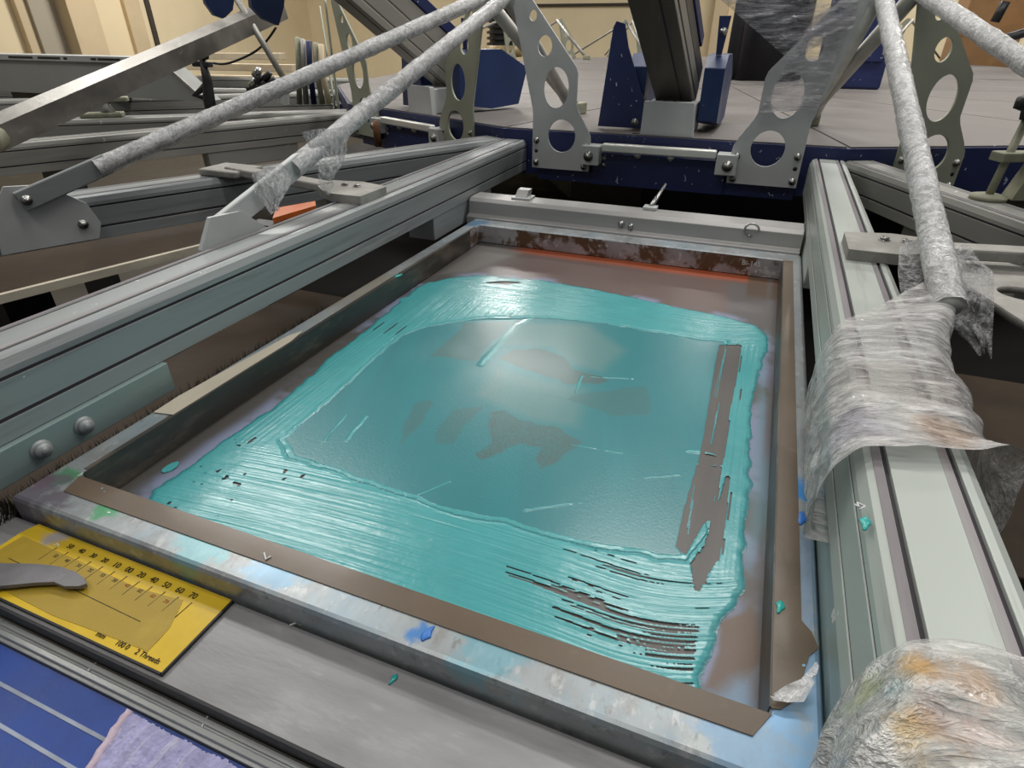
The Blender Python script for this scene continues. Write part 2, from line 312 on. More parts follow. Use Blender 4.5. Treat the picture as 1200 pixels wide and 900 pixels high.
# ================================================================== SETTING
def struct(name, mb, m, bevel=0): o = mb.obj(name, m, None, bevel); o['kind'] = 'structure'; return o
struct('floor', MB().box(-9, 9, -3, 9, -Z0-.1, -Z0), A['concrete'])
WY = 8.6
struct('wall_back', MB().box(-9, 9, WY, WY+.15, -Z0, 3.2), A['wall'])
struct('wall_left', MB().box(-7.15, -7, -3, WY, -Z0, 3.2), A['wall'])
def wallpt(u):      # point on the left/back wall seen in direction u (level with the horizon)
    d = ray(u, 30)
    t = (WY-.01-CAM[1])/d[1]; p = CAM+d*t
    if p[0] < -6.99: t = (-6.99-CAM[0])/d[0]; p = CAM+d*t
    return p
tn = [0]
def wallstrip(u0, u1, m, z0=-.8, z1=2.4, depth=.12):
    a, b = wallpt(u0), wallpt(u1); tn[0] += 1
    mb = MB()
    if a[0] < -6.9: mb.box(-7, -7+depth, min(a[1], b[1]), max(a[1], b[1]), z0, z1)
    else: mb.box(min(a[0], b[0]), max(a[0], b[0]), WY-depth, WY, z0, z1)
    struct('trim_%d' % tn[0], mb, m, .005)
wallstrip(32, 62, A['pilaster']); wallstrip(62, 96, A['tan'], depth=.3); wallstrip(148, 166, A['tan'], depth=.06); wallstrip(175, 180, A['seam'], depth=.03)
wallstrip(560, 760, A['seam'], z0=.61, z1=.64, depth=.04)
wallstrip(20, 34, A['tan'], depth=.08); wallstrip(835, 850, A['tan'], depth=.2)

# ================================================================== HUB (the oval indexing table)
hub = thing('press_table', 'large grey laminate carousel table with radial seams and navy skirt', 'table', (HC[0], HC[1]+FAR/2, -.3164))
RC = .387/math.sin(STEP/2); ZT = .125
def corner(i, R=RC, far=None):      # i = half-integer station position
    a = STEP*i; f = FAR if (far if far is not None else abs(i) > 3.5+1e-6) else 0
    return (HC[0]+R*math.sin(a), HC[1]-R*math.cos(a)+f)
def inset(p, q, c, g):
    return p
cn = (HC[0], HC[1]); cf = (HC[0], HC[1]+FAR)
def seg(poly, g=.006):
    P = np.array(poly); c = P.mean(0); out = []
    for p in P: d = c-p; L = np.linalg.norm(d); out.append(tuple(p+d/L*g*1.6))
    MB().prism(out, 'z', ZT-.012, ZT).obj('table_segment', A['table'], hub, .0015)
for i in range(-3, 4):
    seg([cn, corner(i-.5), corner(i+.5)])
for i in range(4, 11):
    a, b = corner(i-.5, far=True), corner(i+.5, far=True); seg([cf, a, b])
for s in (-1, 1):
    x1 = HC[0]+s*RC
    for j in range(2):
        seg([(HC[0], HC[1]+FAR*j/2), (x1, HC[1]+FAR*j/2), (x1, HC[1]+FAR*(j+1)/2), (HC[0], HC[1]+FAR*(j+1)/2)])
loop = [corner(i-.5+.0, far=False) for i in range(-3, 5)]+[corner(i-.5, far=True) for i in range(4, 12)]
mb = MB(); n = len(loop); cc = np.mean(loop, 0)
ins = [tuple(np.array(p)+(cc-np.array(p))/np.linalg.norm(cc-np.array(p))*.025) for p in loop]
vs = [(*p, z) for z in (.02, ZT-.003) for p in loop]+[(*p, z) for z in (.02, ZT-.003) for p in ins]
fs = []
for i in range(n):
    j = (i+1) % n; fs += [(i, j, n+j, n+i), (2*n+i, 3*n+i, 3*n+j, 2*n+j), (i, 2*n+i, 2*n+j, j), (n+i, n+j, 3*n+j, 3*n+i)]
mb.add(vs, fs); mb.obj('skirt', A['blue'], hub)
MB().prism([(HC[0]+(p[0]-HC[0])*.93, cc[1]+(p[1]-cc[1])*.95) for p in loop], 'z', .03, ZT-.014).obj('subframe', A['black'], hub)
MB().prism([(HC[0]+(p[0]-HC[0])*.5, cc[1]+(p[1]-cc[1])*.62) for p in loop], 'z', -.3164, .03).obj('pedestal', A['black'], hub)

lt = thing('added_shade_disc', 'near-black disc added to darken the gap under the arms', 'shade disc', (HC[0], HC[1], -Z0))  # added disc, near black so the gap beneath the arms stays dark
A['shade_black'] = mat('gap_shade_black', (.012, .011, .010), .7, 0, .3, 6, spec=.15)
MB().tube([(HC[0], HC[1]+.1, -.34), (HC[0], HC[1]+.1, -.3165)], 2.3, 72).obj('disc', A['shade_black'], lt)
for a in range(6): MB().cyl((HC[0]+2.0*math.sin(a*math.pi/3+.4), HC[1]+.1-2.0*math.cos(a*math.pi/3+.4), -Z0), (HC[0]+2.0*math.sin(a*math.pi/3+.4), HC[1]+.1-2.0*math.cos(a*math.pi/3+.4), -.3405), .05).obj('leg', A['shade_black'], lt)

# ================================================================== ARMS
AP = [(-.035, .030), (.035, .030), (.035, .048), (.0335, .048), (.0335, .0515), (.035, .0515), (.035, .0815), (.0335, .0815), (.0335, .0845), (.035, .0845), (.0345, .090), (.031, .0975), (.026, .100),
      (.0215, .100), (.0215, .0965), (.018, .0965), (.018, .100)]
AP = AP+[(-x, z) for x, z in reversed(AP[2:])]
def arm(label, xc, k, m, inner, group='support arms of the print stations', y0=-.95, gm=None, far=0):
    t = thing('support_arm', label, 'arm', (xc, .8, .03), k, group)
    mb = MB().prism([(xc+x, z) for x, z in AP], 'y', y0, .817); mb.obj('profile', m, t, .0006)
    g = MB()
    for s in (-1, 1): g.box(xc+s*.0198-.0016, xc+s*.0198+.0016, y0+.001, .816, .0962, .0972)
    g.obj('slot_grime', gm or A['groove'], t)
    g = MB()
    for s in (-1, 1):
        for z in (.0483, .0818): g.box(xc+s*.0337-.0004, xc+s*.0337+.0004, y0+.001, .816, z, z+.0028)
    g.obj('slot_grime', A['groove'], t)
    g = MB()
    for s in (-1, 1): g.box(xc+s*.0198-.0075, xc+s*.0198-.0022, y0+.001, .816, .1000, .1002)
    g.obj('grime_band', A['grime'], t)
    MB().box(xc+inner*.005-.028, xc+inner*.005+.028, .33, .60, -.014, .0298).obj('clamp_block', m, t, .002)
    return t
XL, XR = -.368, .3445
arm_L = arm('long grey aluminium support arm left of the teal screen, specks of white paint', XL, 0, A['arm'], 1, gm=A['groove_red'])
arm_R = arm('pale green-grey support arm right of the teal screen, wrapped in plastic film', XR, 0, A['arm_pale'], -1)
MB().box(XR-.0335, XR-.029, -.95, -.20, -.012, .0295).obj('side_plate', A['teal_plate'], arm_R, .001)
# plate under the left arm
o = MB().box(XL+.031, XL+.041, -.95, -.275, -.003, .0295).obj('side_plate', A['teal_plate'], arm_L, .001)
for yy in (-.415, -.375):
    b = MB(); b.bolt((XL+.041, yy, .013), (1, 0, 0), .0068, .006); b.obj('bolt', A['arm'], o)
arm('dusty support arm of the next station on the left, its near arm', XR, -1, A['arm'], -1)
arm('dusty support arm of the next station on the left, its far arm', XL, -1, A['arm_dust'], 1)
arm('near arm of the second station on the left, carrying the small screw clamp', XR, -2, A['arm_dust'], -1)
arm('far arm of the second station on the left, behind the one with the screw clamp', XL, -2, A['arm_dust'], 1)
arm('near support arm of the third station on the left, seen far back', XR, -3, A['arm_dust'], -1)
arm('far support arm of the third station on the left, furthest back', XL, -3, A['arm_dust'], 1)
arm('support arm of the next station on the right, carrying the black screw clamp', XL, 1, A['arm_dust'], 1)

# ================================================================== PERFORATED BRACKETS
LB = [(-.308, .042), (-.165, .042), (-.165, .108), (-.1665, .120), (-.176, .138), (-.198, .172), (-.2035, .186), (-.204, .249), (-.208, .262), (-.325, .402), (-.335, .412), (-.352, .414), (-.365, .405), (-.361, .385), (-.309, .172), (-.308, .16)]
LH = [(-.236, .117, .034, .036), (-.253, .219, .030, .042), (-.283, .302, .017, .021), (-.312, .360, .009, .011)]
def bracket(label, s, k, m, far=0, group='perforated brackets on the table edge'):
    t = thing('perforated_bracket', label, 'bracket', (s*-.236-.0075*(s < 0)*2, .805, .042), k, group, far)
    fx = (lambda x: x) if s > 0 else (lambda x: -.015-x)
    y = .794
    plate2d('plate', [(fx(x), z) for x, z in LB], [(fx(a), b, c, d) for a, b, c, d in LH], .006, lambda a, b, c: (a, y+c, b), m, t)
    for (x, z) in ((-.298, .105), (-.298, .055), (-.177, .098), (-.177, .052)):
        b = MB(); b.bolt((fx(x), y-.003, z), (0, -1, 0), .0055, .005); b.obj('bolt', A['bolt'], t)
    for (x, z) in ((-.298, .081), (-.177, .076)): b = MB(); b.cyl((fx(x), y-.0035, z), (fx(x), y-.0031, z), .0042, 14); b.obj('bolt_hole', A['black'], t)
    b = MB(); b.box(min(fx(-.30), fx(-.17)), max(fx(-.30), fx(-.17)), y+.003, .8199, .045, .070); b.box(min(fx(-.30), fx(-.17)), max(fx(-.30), fx(-.17)), y+.003, .8199, .098, .112) if False else None
    b.obj('spacer', A['blue'], t)
    return t
bL = bracket('grey perforated bracket with four holes left of the central navy hinge, leaning left', 1, 0, A['bracket'])
bR = bracket('grey perforated bracket right of the central hinge, upper half wrapped in clear film', -1, 0, A['bracket'])
def dupb(src, k, label, m=None, far=0):
    o = dup(src, k, label, far=far)
    if m: setmat(o, 'plate', m)
    return o
dupb(bR, -1, 'olive perforated bracket in front of the dark blue cover left of centre', A['bracket_olive'])
dupb(bL, -1, 'olive perforated bracket under the grey beam at left, partly behind the wrapped rod', A['bracket_olive'])
dupb(bL, 1, 'greenish perforated bracket behind the wrapped upright rod on the right', A['bracket_olive'])
dupb(bR, -2, 'perforated bracket of the second station on the left, seen edge on', A['bracket_olive'])
dupb(bL, -2, 'perforated bracket at the far side of the second station on the left', A['bracket_olive'])
dupb(bR, -5, 'small far bracket across the table just left of the nearest grey bracket', A['bracket_olive'], FAR)
dupb(bL, -5, 'small far bracket across the table, right one of the pair beside the navy cover', A['bracket_olive'], FAR)
dupb(bR, -6, 'small far bracket across the table right beside the navy hinge cover', A['bracket_olive'], FAR)
dupb(bR, -4, 'small far bracket across the table behind the ochre motor', A['bracket_olive'], FAR)
dupb(bL, 6, 'small far bracket across the table behind the film wrapped bracket', A['bracket_olive'], FAR)

# ================================================================== BRACE RODS (wrapped in film)
def brace(label, s, k, m_rod, r=.013, wrapped=True, foot=.19, far=0, group='brace rods from the arms to the brackets', y0=-.085, inner=True):
    f = lambda x: x if s > 0 else -.015-x
    t = thing('brace_rod', label, 'rod', (f(-.415), y0, .10), k, group, far)
    a = Vector((f(-.418), y0, .112)); b = Vector((f(-.372), .775, .392)); d = (b-a)
    # flat foot bar bolted on a mounting plate at the arm's outer side
    if foot:
        e = a+d*foot
        MB().obox(a-d*.01, e, .010, .030).obj('foot_bar', A['arm'] if k else A['bracket'], t, .002)
        mp = MB(); xs = f(-.4045-.0035); mp.prism([(y0-.055, .036), (y0+.075, .036), (y0+.085, .060), (y0+.075, .092), (y0+.03, .128), (y0-.02, .132), (y0-.045, .098)], 'x', xs-.003, xs+.003)
        pl = mp.obj('mounting_plate', A['bracket'], t, .001)
        for (yy, zz) in ((y0, .112), (y0+.06, .062)):
            q = MB(); q.bolt((xs-s*.0035 if yy != y0 else a.x-s*.0055, yy, zz), (-s, 0, 0), .0055, .005); q.obj('bolt', A['bolt'], pl)
    p0 = a+d*(foot-.02 if foot else 0)
    MB().tube([p0, b], r*.82, 16).obj('rod', m_rod, t)
    if wrapped:
        L = (b-p0).length; ns = int(L/.008); pts = []; rr = []
        for i in range(ns+1):
            u = i/ns; pts.append(p0+(b-p0)*u); rr.append(r*(1.08+.12*(vn(np.array(u*30.+k*7+s*3), np.array(1.7)) - .4)))
        MB().tube(pts, rr, 20, .0006, caps=False).obj('film_wrap', A['film_rod'], t)
    if inner:   # second rod from the bracket's top inwards to the table
        MB().tube([b+Vector((0, .0, .01)), Vector((f(-.325), 1.16, ZT+.014))], r*1.15, 14).obj('back_rod', m_rod, t)
        q = MB(); q.box(f(-.325)-.02, f(-.325)+.02, 1.135, 1.185, ZT+.0005, ZT+.03); q.obj('foot_block', A['olive'], t, .003)
    return t
A['rod'] = mat('dull_rod', (.40, .39, .36), .45, .5, .2, 12, dirt=[((.16, .14, .12), 30, .58, .75, .5)])
A['rod_green'] = mat('pale_rod', (.56, .57, .54), .5, .2, .15, 20)
rodL = brace('film wrapped brace rod crossing the left support arm up to the nearest left bracket', 1, 0, A['rod'])
rodR = brace('film wrapped brace rod rising on the right in front of the greenish bracket', -1, 0, A['rod_green'], y0=-.03, foot=0)
rn = brace('long film wrapped rod in the upper left, bolted to the neighbouring arm', -1, -1, A['rod'], y0=-.165, foot=.13)
ro = dup(rodL, 1, 'film covered rod sloping down in the upper right corner')
far_r = []
for (kk, s, lab) in ((-5, -1, 'thin far brace rod across the table, left of the far bracket pair'), (-5, 1, 'thin far brace rod across the table beside the right bracket of the far pair'), (-6, -1, 'thin far brace rod across the table next to the navy cover'), (-4, -1, 'thin far brace rod across the table behind the ochre motor'), (6, 1, 'thin far brace rod beyond the film sheet')):
    brace(lab, s, kk, A['rod'], .010, False, 0, FAR, 'far brace rods across the table')
# angle-section brace of the second station on the left
t = thing('angle_brace', 'long grey angle-section brace sloping across the pale panel, upper left', 'brace', inv(-2, at(-30, 165, .14)), -2)
Pa = Vector(inv(-2, at(-60, 172, .135))); Pb = Vector(inv(-2, aty(330, 3, 1.15)))
mb = MB(); dd = (Pb-Pa).normalized(); rr = dd.cross(Vector((0, 0, 1))).normalized(); uu = rr.cross(dd)
prof = [(0, 0), (.05, -.004), (.05, .0), (.006, .006), (.004, .045), (0, .045)]
mb.loft([[P+rr*-x+uu*z for x, z in ((-.004, -.045), (0, -.045), (.001, -.003), (.030, .010), (.030, .014), (-.004, .001))] for P in (Pa, Pb)], smooth=False)
mb.obj('angle_profile', A['steel'], t, .0005)
MB().tube([Pa+dd*.02-uu*.03, Pa+dd*.06-uu*.02, Pa+dd*.1-uu*.018], [.02, .028, .02], 12, .002).obj('end_lump', A['olive'], t)

# ================================================================== PRINT HEADS
def head(label, k):
    t = thing('print_head', label, 'print head', (-.0075, .86, .04), k, 'print heads hinged on the table edge')
    c = -.0075
    mp = MB().box(c-.152, c+.152, .801, .8198, .012, .085); mp.box(c-.29, c+.30, .806, .8198, .012, .04); mp.obj('hinge_plate', A['blue'], t, .0015)
    MB().box(c-.127, c+.127, .780, .800, .090, .108).obj('hinge_bar', A['chrome'], t, .003)
    for s in (-1, 1):
        h = MB().box(c+s*.152-.022, c+s*.152+.022, .772, .812, .060, .103).obj('hinge_block', A['bracket'], t, .002)
        q = MB(); q.bolt((c+s*.155, .772, .080), (0, -1, 0), .0085, .006); q.obj('bolt', A['bolt'], h)
    for x in (-.045, .03):
        q = MB(); q.bolt((c+x, .795, .086), (0, -1, -.4), .006, .006); q.obj('bolt', A['chrome'], t)
    for (x, z) in ((-.125, .072), (-.125, .058)):
        q = MB(); q.bolt((c+x, .801, z), (0, -1, 0), .0045, .003); q.obj('bolt', A['bolt'], t)
    b = MB(); b.prism([(-.075, .103), (.068, .103), (.068, .118), (.060, .195), (-.050, .195), (-.052, .125), (-.075, .125)], 'y', .835, .850)
    b.v = [(x+c, y, z) for x, y, z in b.v]; b.box(c-.05, c+.06, .85, .99, ZT+.001, .19); b.obj('hinge_bracket', A['bracket'], t, .002)
    # beam rising towards the outside
    e = math.radians(37); d = Vector((-.10, -math.cos(e), math.sin(e))).normalized(); P = Vector((c+.004, .930, .185))
    r = Vector((1, 0, 0)); u = r.cross(d).normalized(); u = -u if u.z < 0 else u
    w, hgt = .043, .105
    sec = [(-w, 0), (w, 0), (w, .018), (w-.003, .018), (w-.003, .022), (w, .022), (w, .060), (w-.003, .060), (w-.003, .064), (w, .064), (w, hgt), (-w, hgt), (-w, .064), (-w+.003, .064), (-w+.003, .060), (-w, .060)]
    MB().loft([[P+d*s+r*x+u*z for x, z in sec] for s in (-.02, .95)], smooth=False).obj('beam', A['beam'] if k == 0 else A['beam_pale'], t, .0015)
    if k == 0: MB().loft([[P+d*s+r*x+u*z for x, z in ((w+.0001, .002), (w+.0012, .002), (w+.0012, .016), (w+.0001, .016))] for s in (-.015, .95)], smooth=False).obj('lit_side_skin', A['beam_pale'], t); MB().loft([[P+d*s+r*x+u*z for x, z in ((w+.0001, .025), (w+.0012, .025), (w+.0012, .057), (w+.0001, .057))] for s in (-.015, .95)], smooth=False).obj('lit_side_skin', A['beam_pale'], t)  # paler skin on the beam's side: its lighter, lit look put into the colour
    g = MB()
    for xx in (.018,): g.loft([[P+d*s+r*x+u*z for x, z in ((xx-.002, -.0006), (xx+.002, -.0006), (xx+.002, .001), (xx-.002, .001))] for s in (-.018, .94)], smooth=False)
    g.obj('beam_slot', A['groove'], t)
    g = MB(); g.loft([[P+d*s+r*x+u*z for x, z in ((-w-.004, hgt+.001), (w+.004, hgt+.001), (w+.004, hgt+.03), (-w-.004, hgt+.03))] for s in (.05, .95)], smooth=False); g.obj('top_cover', A['blue'], t, .002)
    MB().loft([[P+d*s+r*x+u*z for x, z in ((-.03, -.004), (.045, -.004), (.045, 0), (-.03, 0))] for s in (-.021, .012)], smooth=False).obj('end_clip', A['bolt'], t)
    # covers either side of the beam
    for s in (-1, 1):
        # front sheet, leaning with the beam
        fr = [(s*.168, .130), (s*.060, .130), (s*.056, .180), (s*.110, .300), (s*.122, .345), (s*.142, .350), (s*.148, .338)]
        if s > 0: fr = [(.080, .285), (.092, .285), (.100, .36), (.075, .36)]
        q = MB(); q.prism([(c+x, z) for x, z in fr], 'y', .893+.05*(s > 0), .899+.05*(s > 0)); o = q.obj('side_cover', A['blue'], t, .001)
        bb = MB(); bb.bolt((c-.078, .893, .143) if s < 0 else (c+.089, .943, .33), (0, -1, 0), .0065, .004); bb.obj('bolt', A['bolt'], o)
        # box behind it
        yz = [(.905, .150), (.930, .145), (1.02, .132), (1.13, .138), (1.165, .235), (1.06, .285), (.95, .285), (.905, .260)]
        x0, x1 = sorted((c+s*.064, c+s*.108))
        q = MB(); q.prism(yz, 'x', x0, x1); q.obj('cover_box', A['blue_bright'], t, .002)
    return t, P, d, u
h0, hP, hd, hu = head('navy hinged print head in the centre with a grimy dark beam rising up', 0)
h1, *_ = head('left neighbour print head with pale grooved beam and dark blue cover', -1)
# blue squeegee end plates hanging from the left head's beam
for lab, pts, y in (('blue_plate', [(232, -30), (278, -30), (272, 12), (262, 22), (250, 18), (240, 4)], 1.0), ('blue_plate', [(288, -40), (336, -40), (332, 8), (326, 30), (308, 22), (294, 8)], .85)):
    pp = [aty(u, v, y) for u, v in pts]; q = MB(); n = len(pp)
    vs = [inv(-1, p) for p in pp]+[inv(-1, (p[0]-.02, p[1]+.01, p[2])) for p in pp]
    q.add(vs, [tuple(range(n)), tuple(range(2*n-1, n-1, -1))]+[(i, (i+1) % n, n+(i+1) % n, n+i) for i in range(n)])
    q.obj('squeegee_end_plate', A['blue_bright'], h1, .001)

# ================================================================== SCREEN FRAME
FX, FY, IX, IY = .3095, .458, .281, .4175
ZM = -.035
fr = thing('printing_screen', 'aluminium screen printing frame with teal ink, stained blue and green, brown tape edges', 'screen', (0, 0, -.035))
vs = []; fs = []
ob = .004
for (x, y, z) in ((FX, FY, -.038), (FX, FY, -ob), (FX-ob*.4, FY-ob*.4, -ob*.3), (FX-ob, FY-ob, 0), (IX+.0015, IY+.0015, 0), (IX, IY, -.0015), (IX, IY, -.0342)):
    vs += [(-x, -y, z), (x, -y, z), (x, y, z), (-x, y, z)]
R = 7
mi = []
mb = MB()
for i in range(R):
    for j in range(4):
        a = i*4+j; b = i*4+(j+1) % 4; c2 = ((i+1) % R)*4+(j+1) % 4; d2 = ((i+1) % R)*4+j
        mb.f.append((a, b, c2, d2)); mb.m.append(1 if i == 5 else 0); mb.sm.append(False)
mb.v = vs
frame_o = mb.obj('frame', [A['frame'], A['frame_wall']], fr, .0008)

INK_OUT = [(-0.275, 0.161), (-0.250, 0.211), (-0.205, 0.245), (-0.085, 0.263), (0.007, 0.255), (0.093, 0.24), (0.211, 0.222), (0.254, 0.207), (0.270, 0.175), (0.270, 0.128), (0.262, 0.044), (0.259, -0.03), (0.264, -0.156), (0.265, -0.251), (0.265, -0.298), (0.26, -0.319), (0.253, -0.334), (0.249, -0.345), (0.25, -0.363), (0.247, -0.381), (0.244, -0.396), (0.229, -0.400), (0.177, -0.400), (0.112, -0.402), (0.058, -0.402), (-0.007, -0.404), (-0.084, -0.402), (-0.151, -0.404), (-0.209, -0.403), (-0.241, -0.394), (-0.252, -0.382), (-0.250, -0.368), (-0.246, -0.342), (-0.249, -0.306), (-0.245, -0.262), (-0.245, -0.222), (-0.249, -0.172), (-0.252, -0.144), (-0.259, -0.113), (-0.260, -0.06), (-0.264, 0.002), (-0.268, 0.052), (-0.272, 0.112)]
INK_IN = [(-0.192, -0.274), (-0.195, -0.214), (-0.198, -0.143), (-0.205, -0.066), (-0.206, -0.011), (-0.186, 0.027), (-0.129, 0.079), (-0.036, 0.12), (0.039, 0.132), (0.114, 0.131), (0.185, 0.131), (0.218, 0.139), (0.222, 0.039), (0.225, -0.043), (0.23, -0.127), (0.23, -0.196), (0.23, -0.244), (0.219, -0.284), (0.2, -0.289), (0.172, -0.293), (0.145, -0.299), (0.109, -0.301), (0.076, -0.298), (0.03, -0.305), (-0.032, -0.302), (-0.101, -0.297), (-0.164, -0.294)]
GAPS = [[(0.21, 0.122), (0.236, 0.132), (0.236, 0.044), (0.234, -0.04), (0.236, -0.109), (0.235, -0.147), (0.216, -0.155), (0.215, -0.084), (0.212, 0.035)],
        [(0.215, -0.155), (0.235, -0.151), (0.238, -0.217), (0.228, -0.239), (0.219, -0.279), (0.212, -0.272), (0.212, -0.228)],
        [(0.235, -0.263), (0.243, -0.165), (0.246, -0.215), (0.244, -0.27), (0.233, -0.312), (0.226, -0.287)],
        [(-.175, .215), (-.15, .232), (-.125, .236), (-.14, .222)]]
PAR = [(-0.141, -0.055), (-0.139, 0.016), (-0.14, 0.059), (-0.078, 0.090), (-0.079, 0.003), (-0.077, -0.045)]
PATCH = [[(-0.046, 0.009), (-0.002, 0.022), (0.025, 0.012), (0.046, -0.014), (0.079, -0.02), (0.098, -0.028), (0.084, -0.04), (0.046, -0.055), (0.003, -0.043), (-0.056, -0.026)],
  [(0.027, -0.088), (0.055, -0.083), (0.071, -0.067), (0.139, -0.022), (0.157, -0.086), (0.12, -0.101), (0.078, -0.093)],
  [(-0.014, -0.144), (0.001, -0.135), (0.023, -0.149), (0.065, -0.145), (0.1, -0.161), (0.096, -0.178), (0.083, -0.201), (0.074, -0.222), (0.063, -0.209), (0.061, -0.189), (0.041, -0.185), (0.029, -0.208), (0.015, -0.232), (0.005, -0.221), (0.013, -0.199), (-0.005, -0.173)],
  [(-0.089, -0.207), (-0.103, -0.161), (-0.085, -0.146), (-0.075, -0.156), (-0.072, -0.2), (-0.073, -0.237)],
  [(-0.054, -0.19), (-0.053, -0.156), (-0.024, -0.139), (-0.025, -0.181), (-0.024, -0.214), (-0.044, -0.222)]]
PSTR = [.95, .5, .95, .55, .5]
BROWN = [(0.250, -0.334), (0.267, -0.318), (0.273, -0.295), (0.281, -0.347), (0.281, -0.394), (0.245, -0.392), (0.251, -0.359)]
DARKSQ = [(0.199, 0.375), (0.281, 0.364), (0.281, 0.205), (0.211, 0.228)]

def grid_mesh(name, xs, ys, Z, keep=None, attrs=()):
    nx, ny = len(xs), len(ys); X, Y = np.meshgrid(xs, ys)
    co = np.stack([X.ravel(), Y.ravel(), Z.ravel()], 1)
    idx = np.arange(nx*ny).reshape(ny, nx)
    q = np.stack([idx[:-1, :-1].ravel(), idx[:-1, 1:].ravel(), idx[1:, 1:].ravel(), idx[1:, :-1].ravel()], 1)
    if keep is not None:
        q = q[keep.ravel()[q].sum(1) >= 3]
        used = np.unique(q); mp = np.full(nx*ny, -1); mp[used] = np.arange(len(used)); co = co[used]; q = mp[q]
        attrs = [(n_, a.reshape(nx*ny, -1)[used]) for n_, a in attrs]
    else: attrs = [(n_, a.reshape(nx*ny, -1)) for n_, a in attrs]
    me = bpy.data.meshes.new(name); me.vertices.add(len(co)); me.vertices.foreach_set('co', co.astype(np.float32).ravel())
    me.loops.add(q.size); me.loops.foreach_set('vertex_index', q.astype(np.int32).ravel())
    me.polygons.add(len(q)); me.polygons.foreach_set('loop_start', np.arange(0, q.size, 4, dtype=np.int32)); me.polygons.foreach_set('loop_total', np.full(len(q), 4, np.int32))
    me.update(calc_edges=True); me.polygons.foreach_set('use_smooth', np.ones(len(q), bool))
    for n_, a in attrs:
        at_ = me.attributes.new(n_, 'FLOAT_COLOR', 'POINT'); c4 = np.ones((len(co), 4), np.float32); c4[:, :a.shape[1]] = a; at_.data.foreach_set('color', c4.ravel())
    me.validate(); return me
# ---- mesh fabric with dried ink haze in its weave
xs = np.linspace(-IX, IX, 282); ys = np.linspace(-IY, IY, 418); X, Y = np.meshgrid(xs, ys)
def lerp(c, col, f): return c*(1-f[..., None])+np.array(col)*f[..., None]
c = np.zeros(X.shape+(3,))+np.array([.118, .110, .104])
c *= (.85+.3*fbm(X*160, Y*9, 3))[..., None]
c = lerp(c, (.085, .080, .072), sstep(-X, .235, .262)*(.75+.25*fbm(X*30, Y*12)))             # left margin
c = lerp(c, (.15, .10, .09), sstep(Y, .19, .26)*sstep(X, -.24, -.12)*.9)              # reddish haze at the back
c = lerp(c, (.20, .19, .175), sstep(sd(X, Y, [(-.28, .41), (-.16, .40), (-.22, .25), (-.28, .2)]), 0, .02)*.7)
c = lerp(c, (.38, .085, .03), sstep(Y+.012*fbm(X*18, Y*10)-.008+.02*np.minimum(0, X+.16), .370, .400)*sstep(X, -.22, -.16)*(.9))
c = lerp(c, (.12, .115, .115), sstep(sd(X, Y, DARKSQ), 0, .003)*.8)
c = lerp(c, (.11, .075, .05), sstep(X, .228, .236)*sstep(Y, .3, .34)*.9)
do = sd(X, Y, INK_OUT)
c = lerp(c, (.27, .32, .48), sstep(do, -.022, -.002)*(1-sstep(do, 0, .008))*sstep(fbm(X*24+3, Y*24), .35, .62)*.75)    # blue-lilac halo of the ink
c = lerp(c, (.16, .105, .072), sstep(sd(X, Y, BROWN), 0, .004)*.9)
c = lerp(c, (.22, .33, .46), sstep(sd(X, Y, [(.235, -.41), (.281, -.41), (.281, -.36), (.262, -.375), (.25, -.395)]), -.004, .01)*fbm(X*50, Y*30)*1.2)
c = lerp(c, (.12, .30, .36), sstep(X, .258, .275)*sstep(fbm(X*60, Y*6+9), .5, .7)*.5)
c = np.clip(c, 0, 1)
me = grid_mesh('mesh_fabric', xs, ys, np.full(X.shape, ZM+.035), None, [('stain', c)])   # local to the frame's base
def attr_mat(name, at_name, rough, bump, bs, spec=.5):
    m = bpy.data.materials.new(name); m.use_nodes = True; nt = m.node_tree; b = nt.nodes['Principled BSDF']
    a = N(nt, 'ShaderNodeAttribute', attribute_name=at_name); nt.links.new(a.outputs['Color'], b.inputs['Base Color'])
    b.inputs['Roughness'].default_value = rough; b.inputs['Specular IOR Level'].default_value = spec
    tc = N(nt, 'ShaderNodeTexCoord').outputs['Object']; n = noise(nt, tc, bs, 4); bp = N(nt, 'ShaderNodeBump'); bp.inputs['Strength'].default_value = bump; bp.inputs['Distance'].default_value = .002
    nt.links.new(n.outputs[0], bp.inputs['Height']); nt.links.new(bp.outputs[0], b.inputs['Normal']); return m
me.materials.append(attr_mat('screen_mesh', 'stain', .38, .08, 500, .35)); link('mesh_fabric', me, fr)
# ---- tapes
def strip(name, pts, z0, z1, m, label=None):
    o = MB().prism(pts, 'z', z0, z1).obj(name, m, fr); return tag(o, label) if label else o
strip('tape', [(-.273, -.4375), (-.279, -.4185), (-.10, -.4185), (.10, -.4185), (.2815, -.4185), (.272, -.4355), (.1, -.4365), (-.1, -.4370)], .0001, .0009, A['tape'], 'brown tape along the near bar')
strip('tape', [(.2812, -.415), (.2812, .415), (.2955, .417), (.2962, .1), (.2968, -.106), (.298, -.345), (.304, -.352), (.3075, -.363), (.302, -.371), (.299, -.384), (.297, -.400), (.286, -.414)], .0001, .0009, A['tape'], 'brown tape along the right bar')
MB().box(.2800, .2812, -.414, .412, -.0335, .0005).obj('tape', A['tape_dark'], fr)
MB().box(-.2812, -.2798, -.414, .372, -.0335, .0006).obj('tape', A['tape_dark'], fr)
strip('tape', [(-.2855, -.41), (-.2805, -.41), (-.2805, .40), (-.284, .40), (-.2860, .1), (-.2845, -.2)], .0001, .0007, A['tape_dark'])
strip('tape', [(-.304, -.322), (-.2822, -.318), (-.2822, -.14), (-.288, -.112), (-.296, -.13), (-.300, -.2), (-.306, -.29)], .0008, .0014, A['tape_cream'], 'torn cream tape')
